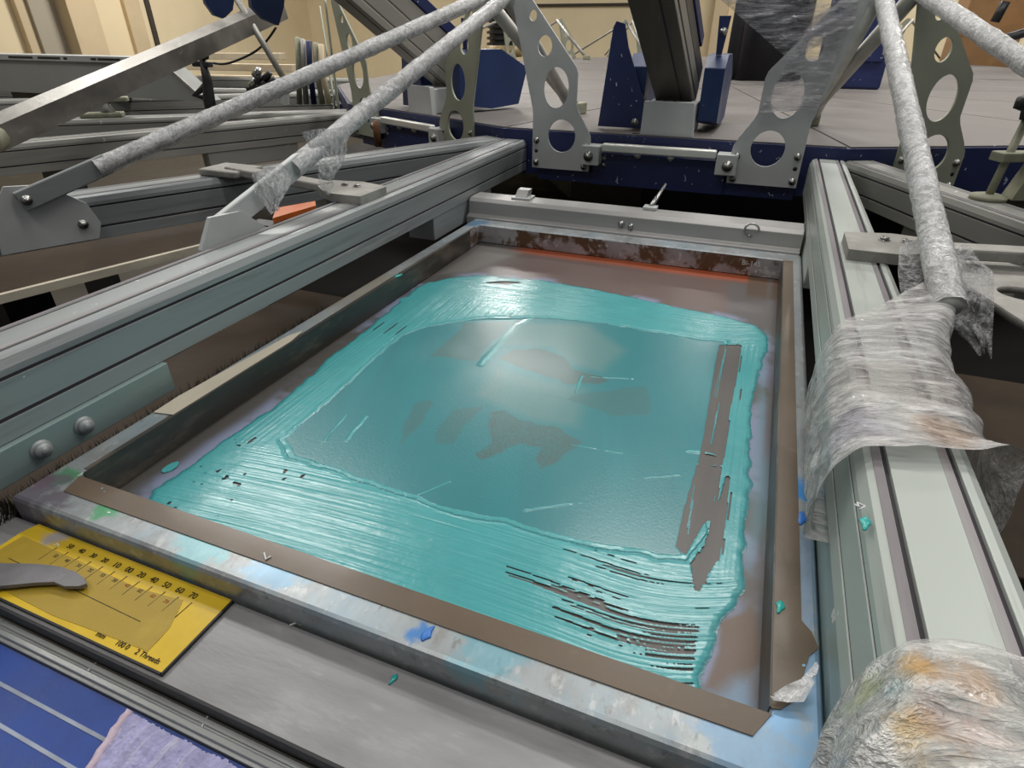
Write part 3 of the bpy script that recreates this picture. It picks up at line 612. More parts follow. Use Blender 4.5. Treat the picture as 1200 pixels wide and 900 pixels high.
text('marker_writing', 'Bl-145', .012, (.232, IY-.0004, -.0125), Matrix.Rotation(math.pi/2, 4, 'X'), A['paintbits'], fr)
text('marker_writing', '4 TH', .009, (.249, IY-.0004, -.0255), Matrix.Rotation(math.pi/2, 4, 'X'), A['paintbits'], fr)
# ---- ink
nx, ny = 640, 1000
xs = np.linspace(-.278, .278, nx); ys = np.linspace(-.414, .30, ny); X, Y = np.meshgrid(xs, ys)
wob = (fbm(X*60, Y*60)-.5)*.010
do = sd(X, Y, INK_OUT)+wob*.8; di = sd(X, Y, INK_IN)+wob*.6
nearb = sstep(-Y, .27, .31); farb = sstep(Y, .10, .16); hor = np.maximum(nearb, farb)
# drag lines of the squeegee follow the band they lie in
cx, cy = X-.02, Y+.06
Yc = Y-.9*np.clip(X-.17, 0, 1)**2*4+.25*(X-.05)**2
sh = vn(X*7, Yc*650)*.55+vn(X*12+5, Yc*1250)*.45
sv = vn(X*560, Y*9)*.6+vn(X*1100, Y*15)*.4
streak = sh*hor+sv*(1-hor)
thick = np.clip(np.minimum(do, -di)/.007, 0, 1)
thick = thick*thick*(3-2*thick)
gap = np.max([sstep(sd(X, Y, g), -.006, .002) for g in GAPS], 0)
dens = .10+.0*X                                     # chance of a dry line
def blob(x, y, rx, ry): return np.exp(-((X-x)/rx)**2-((Y-y)/ry)**2)
dens = dens+.36*blob(.155, -.352, .065, .022)+.30*blob(.20, -.375, .05, .02)+.34*blob(.185, -.315, .05, .012)+.22*blob(.245, -.2, .02, .16)+.25*blob(.23, -.36, .03, .03)+.14*blob(.02, -.36, .12, .02)+.2*blob(.23, .08, .03, .08)+.10*blob(-.235, -.05, .04, .15)
dry = (streak < dens*.98-.05) & (do > .004)
dry &= ~((X > .238) & (Y < -.33) & (streak > .2))
dry |= (gap+1.1*(streak-.5) > .62)
islands = (fbm(X*150+9, Y*150+4, 3) > .79) & (X < -.13) & (Y < -.28)
inside = sstep(di, -.004, .004)
wash = np.zeros(X.shape)                              # where the thin film is wiped off
for g, s_ in zip([PAR]+PATCH, [.72]+PSTR): wash = np.maximum(wash, sstep(sd(X, Y, g)+wob*1.0, -.001, .003)*s_)
P_C = sstep(sd(X, Y, PATCH[2]), -.01, .01)
wash = np.maximum(wash*(1-.35*P_C*(vn(X*900, Y*260) > .55)), 0)
film_t = .00016+.00010*fbm(X*14, Y*5)
h = film_t*inside + thick*(.0007+.0005*(streak-.35)+.0004*fbm(X*70, Y*70))*(1-inside)
h = np.where(np.abs(di) < .0025, np.maximum(h, .0010+.0008*fbm(X*80, Y*80)), h)*np.where(gap > .6, .3, 1)
# a few bright wrinkled strings of ink
def line(p, q, w, hh):
    global h
    p, q = np.array(p), np.array(q); e = q-p; t = np.clip(((X-p[0])*e[0]+(Y-p[1])*e[1])/(e@e), 0, 1)
    dd = np.hypot(X-p[0]-t*e[0]+wob*.4, Y-p[1]-t*e[1]+wob*.4); h = np.maximum(h, hh*np.exp(-(dd/w)**2))
strings = [((.065, -.07), (.06, -.03), .0016, .0016), ((.06, -.03), (.12, -.012), .001, .001), ((.16, -.20), (.20, -.178), .001, .001), ((.08, -.28), (.12, -.252), .0012, .0012), ((-.13, -.25), (-.135, -.205), .0022, .0012), ((-.15, -.26), (-.158, -.21), .0012, .0010), ((-.02, -.30), (.0, -.27), .001, .001), ((.205, -.135), (.235, -.132), .003, .001), ((.09, -.17), (.14, -.165), .001, .0008), ((-.068, -.05), (-.066, .08), .006, .0006), ((-.066, .08), (-.055, .115), .005, .0006)]
for s_ in strings: line(*s_)
wash = wash*(h < .0006)
present = (do > 0) & ~(dry & (inside < .5) & (np.abs(di) > .004)) & ~(islands & (inside < .5)) & ~((gap > .75) & (h < .0008) & (streak < .62))
# drips on the walls' foot and corner smears
for (x, y, r) in ((-.262, -.352, .006), (-.268, .10, .006), (-.262, .17, .008), (-.256, -.408, .009)):
    blobm = np.hypot(X-x, (Y-y)*.6)+wob*.5 < r; present |= blobm; h = np.where(blobm, np.maximum(h, .0008), h)
thin = np.clip(1-h/.0007, 0, 1)
bright = (.075, .385, .405); mid = (.045, .235, .262)
ic = lerp(np.zeros(X.shape+(3,))+np.array(bright)*(.92+.16*fbm(X*40, Y*40))[..., None], mid, sstep(thin, .1, .75))
ic = lerp(ic, (.045, .27, .30), inside*sstep(fbm((X+.35*Y)*26, (Y)*4+2), .50, .72)*sstep(thin, .3, .8)*.55)
ic = lerp(ic, (.105, .135, .118), wash*.66)
# reflection painted into the ink colour: lighter area in the middle of the design
ic = lerp(ic, (.17, .30, .28), inside*np.maximum(sstep(sd(X, Y, [(-.076, .085), (.029, .118), (.095, .06), (.08, -.01), (.04, -.005), (.0, .03), (-.065, .012)]), -.012, .012), .8*sstep(sd(X, Y, [(-.045, -.12), (-.05, -.045), (.03, -.058), (.075, -.055), (.09, -.14), (.03, -.146)]), -.008, .014))*.55*(1-wash))
ic = np.clip(ic, 0, 1)
me = grid_mesh('ink', xs, ys, ZM+.0003+h+.035, present, [('ink', ic)])
def ink_mat():
    m = attr_mat('teal_ink', 'ink', .27, .10, 420, .5); nt = m.node_tree; b = nt.nodes['Principled BSDF']
    b.inputs['Coat Weight'].default_value = .25; b.inputs['Coat Roughness'].default_value = .14; return m
me.materials.append(ink_mat())
ink = link('teal_ink', me, None, 0, (0, 0, -.035), 0); tag(ink, 'glossy teal plastisol ink spread in streaks over the screen mesh', 'ink')

# ================================================================== SCREEN HOLDER BEHIND THE FRAME
t = thing('screen_holder', 'grey clamping bar behind the far edge of the screen, with two bolts', 'holder bar', (0, .50, -.03))
MB().prism([(.4595, -.03), (.535, -.03), (.535, .033), (.528, .036), (.482, .036), (.474, .030), (.470, .006), (.4595, .002)], 'x', -.332+.003, .306).obj('bar', A['holder'], t, .001)
for (u, v) in ((727, 262), (738, 265)):
    p = aty(u, v, .4725); q = MB(); q.bolt((p[0], .4722, p[2]), (0, -1, .15), .005, .004); q.obj('bolt', A['bolt'], t)
q = MB(); p = aty(880, 268, .475); q.tube([(p[0]+.012*math.cos(a), .472, p[2]+.011*math.sin(a)) for a in [i*2*math.pi/14 for i in range(12)]], .002, 6); q.obj('wire_ring', A['bolt'], t)
t = thing('spring_clip', 'small grey spring clip on top of the clamping bar, left part', 'clip', (-.225, .51, .036))
MB().box(-.245, -.205, .495, .530, .0362, .040).obj('base', A['bracket'], t, .001)
MB().prism([(.500, .040), (.53, .040), (.535, .052), (.515, .052)], 'x', -.238, -.214).obj('lever', A['holder'], t, .001)
t = thing('toggle_pin', 'small bent steel pin on the clamping bar below the navy plate', 'pin', (.04, .53, .036))
MB().tube([(.032, .525, .036), (.036, .535, .045), (.05, .57, .075)], [.006, .005, .002], 10).obj('pin', A['bolt'], t)
MB().box(.02, .046, .512, .5345, .0362, .042).obj('foot', A['bracket'], t, .001)

# ================================================================== FRONT PLATE, RULER, POINTER, LEDGE, PALLET
ZP = -.022
t = thing('front_plate', 'brushed grey metal plate along the near side of the screen frame', 'plate', (0, -.49, -.03))
MB().prism([(-.345, -.524), (.228, -.524), (.2285, -.4602), (-.345, -.4602)], 'z', -.027, ZP).obj('plate', A['plate'], t, .001)
MB().box(-.345, .225, -.5262, -.5243, -.034, ZP+.0005).obj('edge_strip', A['black'], t)
MB().box(.229, .3, -.53, -.4602, -.055, -.036).obj('end_block', A['steel'], t, .002)
gx0, gx1, gy0, gy1 = -.286, -.0765, -.5205, -.4600
t = thing('yellow_gauge', 'yellow printed gauge plate with numbers and a fine line pattern', 'gauge', (gx0, gy0, ZP))
zt = ZP+.0024
MB().prism([(gx0, gy0), (gx1, gy0), (gx1-.0005, gy1), (gx0+.004, gy1), (gx0, gy1-.012)], 'z', ZP+.0001, zt).obj('plate', [A['yellow']], t, .0004)
q = MB(); q.box(gx0, gx1+.0012, gy0-.0014, gy0-.0001, ZP+.0001, zt+.0002); q.box(gx1+.0001, gx1+.0014, gy0-.0014, gy1, ZP+.0001, zt+.0002); q.obj('border', A['black'], t)
def pattern_mat():
    m = bpy.data.materials.new('line_pattern'); m.use_nodes = True; nt = m.node_tree; b = nt.nodes['Principled BSDF']
    tc = N(nt, 'ShaderNodeTexCoord').outputs['Object']; sx = N(nt, 'ShaderNodeSeparateXYZ'); nt.links.new(tc, sx.inputs[0])
    w = math_(nt, 'SINE', math_(nt, 'MULTIPLY', sx.outputs[0], 2*math.pi/.00155))
    f = ramp(nt, w, -.2, .5); n = noise(nt, tc, 30, 4)
    c = mixc(nt, math_(nt, 'MULTIPLY', f, .62), (.52, .35, .03), (.13, .10, .025)); c = mixc(nt, math_(nt, 'MULTIPLY', ramp(nt, n.outputs[0], .5, .7), .35), c, (.55, .40, .05))
    nt.links.new(c, b.inputs['Base Color']); b.inputs['Roughness'].default_value = .45; return m
A['lines'] = pattern_mat()
pt = [at(u, v, zt)[:2] for u, v in ((22, 636), (100, 662), (160, 690), (213, 704), (206, 720), (196, 738), (172, 764), (120, 744), (60, 722), (0, 697))]
pt[-1] = (gx0+.002, pt[-1][1]+.004); pt[0] = (gx0+.006, gy1-.014)
MB().prism(pt, 'z', zt+.0001, zt+.0003).obj('line_pattern', A['lines'], t)
rt = Matrix.Rotation(0, 4, 'Z')
xs_ = [at(u, v, zt)[0] for u, v in ((232, 692), (217, 684), (202, 678), (187, 672), (172, 666), (160, 662), (148, 657), (136, 652))]
for i, b_ in enumerate(('70', '60', '50', '40', '20', '00', '10', '20', '30', '40', '50')):
    x = xs_[0]-i*.0128
    text('numeral', b_, .0066 if i < 7 else .0056, (x, gy1-.0078, zt+.0003), rt, A['print'], t)
    if i: text('numeral', b_ if i > 5 else str(80-10*i), .0042, (x-.001, gy1-.0190, zt+.0003), rt, A['print_red' if i < 5 and i != 3 else 'print'], t)
q = MB()
for i in range(12):
    x = xs_[0]+.004-i*.0128; q.obox((x, gy1-.0125, zt+.0002), (x-.001, gy1-.0265, zt+.0002), .0005, .0003)
q.obox((gx0+.02, gy1-.034, zt+.0004), (gx1-.045, gy1-.038, zt+.0004), .0004, .0003); q.obj('tick_marks', A['print'], t)
for b_, u, v in (('mm', 112, 750), ('100', 135, 760), ('0', 143, 764), ('2 Threads', 166, 776)):
    p = at(u, v, zt); text('caption', b_, .0052, (p[0], gy0+.0048, zt+.0003), rt, A['print'], t)
# pointer
pp = [at(u, v, zt+.004)[:2] for u, v in ((-60, 668), (0, 663), (45, 664), (70, 667), (88, 673), (99, 681), (101, 687), (92, 690), (75, 690), (63, 685), (40, 686), (0, 690), (-60, 700))]
o = MB().prism(pp, 'z', zt+.0030, zt+.0062).obj('pointer_blade', A['pointer'], None, .0006, (pp[6][0]-.05, pp[6][1], zt+.003), 0)
tag(o, 'grey rounded metal pointer finger lying over the yellow gauge at the left edge', 'pointer')
# ledge
o = thing('front_ledge', 'grooved aluminium ledge between the grey front plate and the blue pallet', 'ledge', (0, -.54, -.06))
zl = -.040
MB().prism([(-.5275, -.075), (-.5275, -.033), (-.5308, -.033), (-.5312, -.0345), (-.5324, -.0345), (-.5328, -.033), (-.5362, -.0335), (-.5366, -.0355), (-.5388, -.036), (-.5390, -.075)], 'x', -.36, .22).obj('profile', A['ledge'], o, .0004); MB().box(.02, .06, -.55, -.53, -Z0, -.0755).obj('stand', A['black'], o)
# blue pallet
ZB = -.0375
bl = [at(u, v, ZB)[:2] for u, v in ((-80, 706), (0, 744), (156, 826), (100, 903), (30, 1000))]
pl = thing('blue_pallet', 'bright blue pallet with pale seam lines in the near left corner', 'pallet', (-.2, -.58, -.055))
MB().prism([(-.36, -.5398), (.05, -.5398), (.05, -.75), (-.36, -.75)], 'z', -.055, ZB).obj('board', A['pallet_blue'], pl, .001); MB().box(-.22, -.1, -.74, -.62, -Z0, -.0555).obj('stand', A['black'], pl)
for (a, b) in (((0, 803), (122, 868)), ((0, 852), (70, 893))):
    p, q_ = at(*a, ZB), at(*b, ZB); d = Vector(q_)-Vector(p); MB().obox(Vector(p)-d*.8, Vector(q_)+d*.7, .0022, .0008).obj('seam_line', A['pallet_line'], pl)
# lilac fleece with a folded edge
lp = [at(u, v, ZB+.004) for u, v in ((156, 826), (240, 872), (315, 905), (400, 950), (300, 1050), (60, 1000), (100, 905))]
xs2 = np.linspace(-.11, .06, 300); ys2 = np.linspace(-.70, -.5405, 260); X2, Y2 = np.meshgrid(xs2, ys2)
pg = [p[:2] for p in lp]; pg[0] = (pg[0][0], -.542); pg[1] = (pg[1][0], -.542); pg[2] = (pg[2][0], -.542); pg[3] = (.058, -.542); pg[4] = (.058, -.69)
d2 = sd(X2, Y2, pg)+(fbm(X2*300, Y2*300)-.5)*.003
Z2 = .0012+np.clip(d2, 0, .006)*.55+.0016*fbm(X2*120, Y2*220, 3)+.001*fbm(X2*900, Y2*900, 2)
me = grid_mesh('fleece', xs2+.2, ys2+.58, Z2+ZB+.055, d2 > 0)
me.materials.append(A['lilac']); o = link('lilac_fleece', me, None, 0, (-.2, -.58, -.055), 0); tag(o, 'lilac fuzzy fabric lying over the corner of the blue pallet', 'fabric')
fo = MB(); e0, e1 = Vector((pg[0][0], pg[0][1], ZB+.003)), Vector((*pg[-1], ZB+.003)); e2 = e1+(e1-e0)*.6
fo.tube([e0.lerp(e2, i/14)+Vector((random.uniform(-.0006, .0006), 0, random.uniform(-.0004, .0004))) for i in range(15)], .0028, 10, .0006)
A['fold'] = mat('pink_fold', (.58, .47, .56), .95, 0, .12, 60, bump=.5, bs=150)
f_o = fo.obj('folded_hem', A['fold'], o); f_o['label'] = 'pinkish folded hem'

# ================================================================== PALLETS BELOW, BRISTLES, FLOOR THINGS
t = thing('brown_pallet', 'brown coated pallet underneath the teal screen', 'pallet', (0, -.1, -.09))
MB().box(-.53, .30, -.42, .16, -.092, -.078).obj('board', A['pallet'], t, .003)
MB().box(-.06, .06, -.4, 1.0, -.16, -.093).obj('pallet_arm', A['black'], t, .003); MB().box(-.05, .05, -.05, .05, -Z0, -.1605).obj('stand', A['black'], t)
zb = -.11
e1, e2 = Vector(at(-80, 366, zb)), Vector(at(228, 289, zb)); dv = (e2-e1).normalized(); nv = Vector((-dv.y, dv.x, 0))
if nv.x > 0: nv = -nv
t = thing('brown_pallet', 'brown coated pallet with a bright rim below the neighbouring left arm', 'pallet', tuple((e1+e2)/2))
q = MB(); a, b = e1-dv*.3, e2+dv*.12; w = .5
q.prism([tuple(p[:2]) for p in (a, b, b+nv*w, a+nv*w)], 'z', zb-.014, zb); q.obj('board', A['pallet'], t, .002); m_ = (a+b)/2+nv*.2; MB().box(m_.x-.05, m_.x+.05, m_.y-.05, m_.y+.05, -Z0, zb-.0145).obj('stand', A['black'], t)
q = MB(); q.prism([tuple(p[:2]) for p in (a-nv*.012, b-nv*.012, b+nv*.0, a+nv*.0)], 'z', zb-.014, zb+.003); q.obj('rim', A['tape_cream'], t, .001)
pts = [at(u, v, -.05) for u, v in ((318, 256), (330, 226), (385, 222), (372, 240))]
t = thing('orange_board', 'orange ink board glimpsed below the wrapped rod between the two left arms', 'board', pts[0])
MB().prism([p[:2] for p in pts], 'z', -.062, -.05).obj('board', A['orange'], t, .001)
MB().box(pts[0][0]-.06, pts[0][0]+.06, pts[0][1]-.02, pts[0][1]+.02, -.09, -.0625).obj('support', A['black'], t)
p = at(1150, 470, -.3)
t = thing('brown_pallet', 'dark brown pallet low between the two right arms', 'pallet', (p[0], p[1], -.31))
MB().box(p[0]-.22, p[0]+.5, p[1]-.5, p[1]+.12, -.3162, -.30).obj('board', A['pallet'], t, .003)
# bristle strip
t = thing('bristle_strip', 'black bristle strip along the left edge of the screen frame', 'brush', (-.322, -.3, -.05))
MB().box(-.327, -.313, -.53, -.02, -.055, -.040).obj('back', A['black'], t)
for m_, n_, nm in ((A['bristle'], 2600, 'bristles'), (A['straw'], 130, 'straw_bristles')):
    q = MB()
    for i in range(n_):
        y = random.uniform(-.54, -.03); x = random.uniform(-.326, -.3125); L = random.uniform(.018, .042); a = Vector((x, y, -.042)); b = a+Vector((random.uniform(-.004, .004), random.uniform(-.016, .016), L))
        b.x = min(max(b.x, -.3265), -.311); w = Vector((.0005, .0004, 0)); m3 = a.lerp(b, .5)+Vector((0, random.uniform(-.003, .003), 0))
        q.add([a-w, a+w, m3-w, m3+w, b], [(0, 1, 3, 2), (2, 3, 4)])
    tag(q.obj(nm, m_, t), kind='stuff')

# ================================================================== LINK BARS BETWEEN THE ARMS
def linkbar(label, s):
    f = lambda x: x if s > 0 else -.015-x
    t = thing('link_bar', label, 'link bar', (f(-.40), .16, .1))
    mp = MB()
    mp.prism([(f(x), y) for x, y in ((-.345, .125), (-.345, .20), (-.40, .215), (-.455, .205), (-.47, .18), (-.435, .145), (-.40, .125))], 'z', .1004, .113); mp.obj('clamp_plate', A['dusty_steel'], t, .002)
    a = Vector((f(-.445), .178, .108)); e = st(-1, (.36, .155, 0)); b = Vector((f(e[0]) if s < 0 else e[0], e[1], .108)); 
    if s < 0: b.x = -.015-e[0]
    MB().obox(a, b, .028, .014).obj('bar', A['dusty_steel'], t, .003)
    q = MB(); q.box(b.x-.045, b.x+.045, b.y-.035, b.y+.035, .1003, .112); q.obj('end_plate', A['dusty_steel'], t, .003)
    for z_ in (-.012, .012):
        w = MB(); w.bolt((f(-.40+z_), .18, .113), (0, 0, 1), .005, .004); w.obj('bolt', A['bolt'], t)
    return t
linkbar('dusty link bar joining the left support arm to its left neighbour', 1)
lk = linkbar('dusty link bar across the right support arm, reaching to the right edge', -1)
pw = [at(u, v, .088) for u, v in ((1092, 296), (1128, 296), (1215, 320), (1240, 345), (1215, 392), (1110, 322))]
c0 = at(1195, 345, .088)
plate2d('gusset', [p[:2] for p in pw], [(c0[0]+.004, c0[1]-.004, .028, .022)], .008, lambda a, b, c: (a, b, .088+c), A['dusty_steel'], lk)

# ================================================================== CLAMPS
def screw_clamp(name, label, org, k, m1, m2, h=.11, lean=(.02, 0)):
    t = thing(name, label, 'clamp', org, k, None)
    x, y, z = org
    MB().tube([(x, y, z+.0003), (x, y, z+.006), (x, y, z+.009)], [.026, .026, .014], 18).obj('foot_pad', m2, t)
    top = (x+lean[0], y+lean[1], z+h)
    MB().tube([(x, y, z+.008), top], .006, 12).obj('screw', m2, t)
    kb = MB(); rings = []
    for zz, r in ((0, .010), (.012, .012), (.016, .024), (.030, .024), (.034, .018)):
        rings.append([(top[0]+r*(1+.12*math.cos(4*a))*math.cos(a), top[1]+r*(1+.12*math.cos(4*a))*math.sin(a), top[2]+zz) for a in [i*2*math.pi/24 for i in range(24)]])
    kb.loft(rings); kb.obj('knob', m1, t)
    mb_ = MB(); c_ = (x+lean[0]*.55, y+lean[1]*.55, z+h*.55); mb_.box(c_[0]-.02, c_[0]+.075, c_[1]-.014, c_[1]+.014, c_[2]-.007, c_[2]+.007); mb_.obj('clamp_arm', m2, t, .002)
    mb_ = MB(); mb_.prism([(x+.03, z+.0003), (x+.075, z+.0003), (x+.078, z+h*.5), (x+.05, z+h*.5)], 'y', y-.012, y+.012); mb_.obj('stand', m2, t, .002)
    return t
screw_clamp('screw_clamp', 'black-knobbed screw clamp standing on the right-hand neighbouring arm', (-.352, .485, .1), 1, A['black'], A['olive'], .115, (.03, .02))
# low clamp on the second left arm
p = inv(-2, at(105, 148, .1))
t = thing('toggle_clamp', 'small grey toggle clamp on the arm below the pale panel, upper left', 'clamp', p, -2)
q = MB(); x, y, z = XR, p[1], .1
MB().box(x-.022, x+.022, y-.075, y+.04, z+.0003, z+.014).obj('foot', A['olive'], t, .004)
MB().tube([(x, y, z+.014), (x, y, z+.03), (x, y, z+.042)], [.02, .013, .012], 14).obj('post', A['dusty_steel'], t)
MB().box(x-.014, x+.014, y-.05, y+.065, z+.042, z+.056).obj('lever', A['olive'], t, .004)

# ================================================================== BACKGROUND: DRYER PANEL, CLAMP TREE, RODS, CABLE
P = [aty(u, v, 1.15) for u, v in ((-60, 69), (190, 68), (243, 126), (-60, 133))]
t = thing('grey_panel', 'pale grey box panel with a slotted light top edge, upper left', 'panel', (P[0][0], 1.2, P[2][2]))
zt_, zb_ = P[0][2], .104
prof = [(P[0][0], zb_), (P[2][0], zb_+.002), (P[1][0], zt_), (P[0][0], zt_)]
MB().prism(prof, 'y', 1.15, 1.22).obj('body', A['dryer'], t, .004)
q = MB(); q.prism([(P[0][0], zt_+.0005), (P[1][0]+.01, zt_+.0005), (P[1][0]+.005, zt_+.02), (P[0][0], zt_+.02)], 'y', 1.14, 1.23); q.obj('top_rim', A['bracket'], t, .003)
for (u0, u1) in ((8, 36), (42, 68), (72, 76), (104, 110), (112, 138)):
    a, b = aty(u0, 66, 1.139), aty(u1, 66, 1.139); q = MB(); q.box(a[0], b[0], 1.1385, 1.1395, zt_+.007, zt_+.014); q.obj('slot', A['black'], t)
q = MB(); q.obox((P[1][0]+.004, 1.146, zt_), (P[2][0]+.004, 1.146, zb_), .012, .012, (0, 1, 0)); q.obj('end_bar', A['rod'], t, .002)
MB().box(P[0][0]+.3, P[0][0]+.5, 1.16, 1.21, -Z0, zb_-.0005).obj('stand', A['black'], t)
# the black clamp tree beside the panel
b0 = aty(243, 128, 1.06); hgt = aty(238, 66, 1.06)[2]
t = thing('black_clamp', 'black toggle clamp standing beside the pale panel, thin cable attached', 'clamp', (b0[0], 1.06, .1))
s_ = lambda u, v: aty(u, v, 1.06)
MB().tube([(b0[0]+.01, 1.06, .02), s_(244, 118), s_(242, 95), s_(236, 70)], [.018, .02, .016, .010], 12).obj('body', A['black'], t)
MB().obox(s_(226, 75), s_(246, 76), .02, .016).obj('crossbar', A['black'], t, .003)
MB().tube([s_(228, 66), s_(240, 65)], .014, 12).obj('knob', A['black'], t)
MB().tube([s_(241, 100), s_(228, 112), s_(246, 116)], .013, 8).obj('lever', A['black'], t)
# cable
q = MB(); c_ = [s_(247, 74), s_(262, 76), s_(280, 70), s_(300, 60), s_(312, 48), s_(324, 30)]
pts = [Vector(p) for p in c_]; ip = []
for i in range(len(pts)-1):
    for j in range(5): ip.append(pts[i].lerp(pts[i+1], j/5))
ip.append(pts[-1]); ip = [sum((ip[max(0, min(len(ip)-1, i+d))] for d in (-2, -1, 0, 1, 2)), Vector())/5 for i in range(len(ip))]
q.tube(ip, .0035, 8); o = q.obj('cable', A['black'], None, 0, tuple(ip[0]), 0); tag(o, 'thin black cable hanging in a curve from the blue plate to the black clamp', 'cable')
q = MB(); q.tube([aty(262, -25, 1.0), aty(334, 96, 1.0)], .0095, 10); o = q.obj('control_rod', A['rod'], None, 0, aty(334, 96, 1.0), 0); tag(o, 'thin grey rod slanting down behind the angle brace to the black valve', 'rod')
t = thing('air_valve', 'cluster of small black valve parts at the foot of the thin slanting rod', 'valve', aty(310, 100, 1.02))
v_ = lambda u, v: aty(u, v, 1.02)
for i, (u, v, r) in enumerate(((300, 84, .012), (303, 92, .013), (312, 88, .011), (296, 96, .011), (318, 95, .012), (308, 98, .013))):
    p = Vector(v_(u, v)); MB().tube([p-Vector((.012, 0, .012)), p+Vector((.012, 0, .006))], [r, r*.85], 10).obj('fitting', A['black'] if i % 3 else A['bolt'], t)
MB().obox(v_(290, 105), v_(330, 98), .02, .012).obj('bracket', A['black'], t, .001)
MB().obox(v_(333, 97), v_(333, 122), .02, .02, (0, 1, 0)).obj('post', A['bracket'], t, .001)
# beige bars beyond the valve
for i, (a, b, w, lab) in enumerate((((225, 66), (330, 66), .03, 'upper'), ((215, 78), (345, 80), .035, 'lower'), ((235, 90), (350, 92), .02, 'lowest'))):
    p, q_ = aty(*a, 2.2+.1*i), aty(*b, 2.2+.1*i); o = MB().obox(p, q_, .05, w).obj('cream_rail', A['cream'], None, .002, p, 0); tag(o, 'cream rail behind the black valve, the %s of three' % lab, 'rail', 'cream rails behind the valve')
# hanging straps near the left beam
t = thing('hose_bundle', 'bundle of grey-green hoses hanging under the pale grooved beam', 'hoses', aty(360, 115, 1.3))
for i, u in enumerate((348, 354, 361, 369, 375)):
    MB().tube([aty(u, 44+i*2, 1.3), aty(u+1, 80, 1.3), aty(u+2+i*2, 122, 1.3)], .010, 8).obj('hose', [A['olive'], A['rod'], A['blue'], A['olive'], A['cream']][i], t)
# rusty pin at the left hub
p = aty(440, 150, .93); o = MB().tube([(p[0], p[1], p[2]-.05), (p[0], p[1], p[2]+.005), (p[0], p[1], p[2]+.02)], [.010, .011, .006], 10).obj('rusty_pin', A['rust'], None, 0, (p[0], p[1], p[2]-.05), 0)
tag(o, 'rusty brown pin hanging from the olive hinge block left of centre', 'pin')
# motor
p = at(590, 66, ZT); cyl = thing('ochre_motor', 'ochre and black motor standing on the table left of the grey bracket', 'motor', (p[0], p[1], ZT))
x, y = p[0], p[1]
MB().tube([(x, y, ZT+.0005), (x, y, ZT+.09)], .16, 20).obj('base', A['motor'], cyl)
mb = MB(); rings = []
for i in range(12): z = ZT+.09+i*.022; r = .13 if i % 2 else .155; rings += [[(x+r*math.cos(a), y+r*math.sin(a), z+dz) for a in [j*2*math.pi/20 for j in range(20)]] for dz in (0, .018)]
mb.loft(rings, smooth=False); mb.obj('finned_body', A['black'], cyl)
MB().tube([(x, y, ZT+.355), (x, y, ZT+.5)], .14, 20).obj('cap', A['motor'], cyl)
# black cover with folds
cx_, cy_ = .125, 2.88
ring = lambda z, k_: [(cx_+(.165+.014*math.sin(9*a)+.01*math.sin(5*a+1))*k_*math.copysign(abs(math.cos(a))**.6, math.cos(a)), cy_+(.16+.014*math.sin(9*a))*k_*math.copysign(abs(math.sin(a))**.6, math.sin(a)), z) for a in [i*2*math.pi/72 for i in range(72)]]
o = MB().loft([ring(ZT+.0005, 1), ring(ZT+.25, .98), ring(ZT+.55, .95), ring(ZT+.75, .9), ring(ZT+.8, .3)]).obj('black_cover', A['curtain'], None, 0, (cx_, cy_, ZT), 0)
tag(o, 'tall draped black cover standing on the table behind the film sheet', 'cover')
# navy cabinet further right
t = thing('navy_cabinet', 'navy cabinet on the table behind the upright wrapped rod', 'cabinet', (.48, 2.56, ZT))
MB().box(.36, .60, 2.4, 2.72, ZT+.0005, ZT+.62).obj('body', A['blue'], t, .01)
MB().box(.38, .58, 2.392, 2.3995, ZT+.1, ZT+.55).obj('door', A['blue'], t, .003)
# cardboard and cream rolls at the right
t = thing('cardboard_box', 'brown cardboard box behind the sloping rod in the upper right', 'box', (1.56, 5.2, -Z0))
MB().box(1.36, 1.74, 5.2, 5.6, -.2, .75).obj('body', A['card'], t, .01)
MB().box(1.356, 1.744, 5.192, 5.1995, .3, .36).obj('lid_flap', A['card'], t, .002)
MB().box(1.4, 1.7, 5.25, 5.55, -Z0, -.2005).obj('stand', A['black'], t)
for i, (x, y, lab) in enumerate(((1.74, 4.86, 'cream fabric roll leaning beside the brown cardboard box'), (1.98, 4.9, 'cream fabric roll at the right edge of the picture'))):
    o = thing('cream_roll', lab, 'roll', (x, y, -Z0))
    MB().tube([(x-.06, y, -Z0+.05), (x+.06, y, .9)], .09, 20).obj('roll', A['cream'], o)
    MB().tube([(x-.062, y, -Z0), (x-.06, y, -Z0+.0505)], .05, 12).obj('core', A['card'], o)
p = at(1150, 96, .12); o = MB().obox(aty(1130, 92, 3.9), aty(1215, 104, 3.9), .05, .05).obj('yellow_rail', mat('ochre_rail', (.5, .36, .06), .5), None, .004, aty(1130, 92, 3.9), 0); tag(o, 'ochre rail beyond the table in the upper right', 'rail')
for i, (a, b, lab) in enumerate((((1178, 0), (1165, 24), 'short dark bar in front of the cream roll, upper one'), ((1172, 45), (1215, 32), 'dark handle bar in front of the cream roll, lower one'))):
    o = MB().tube([aty(*a, 3.6), aty(*b, 3.6)], .022, 8).obj('dark_bar', A['black'], None, 0, aty(*a, 3.6), 0); tag(o, lab, 'bar')

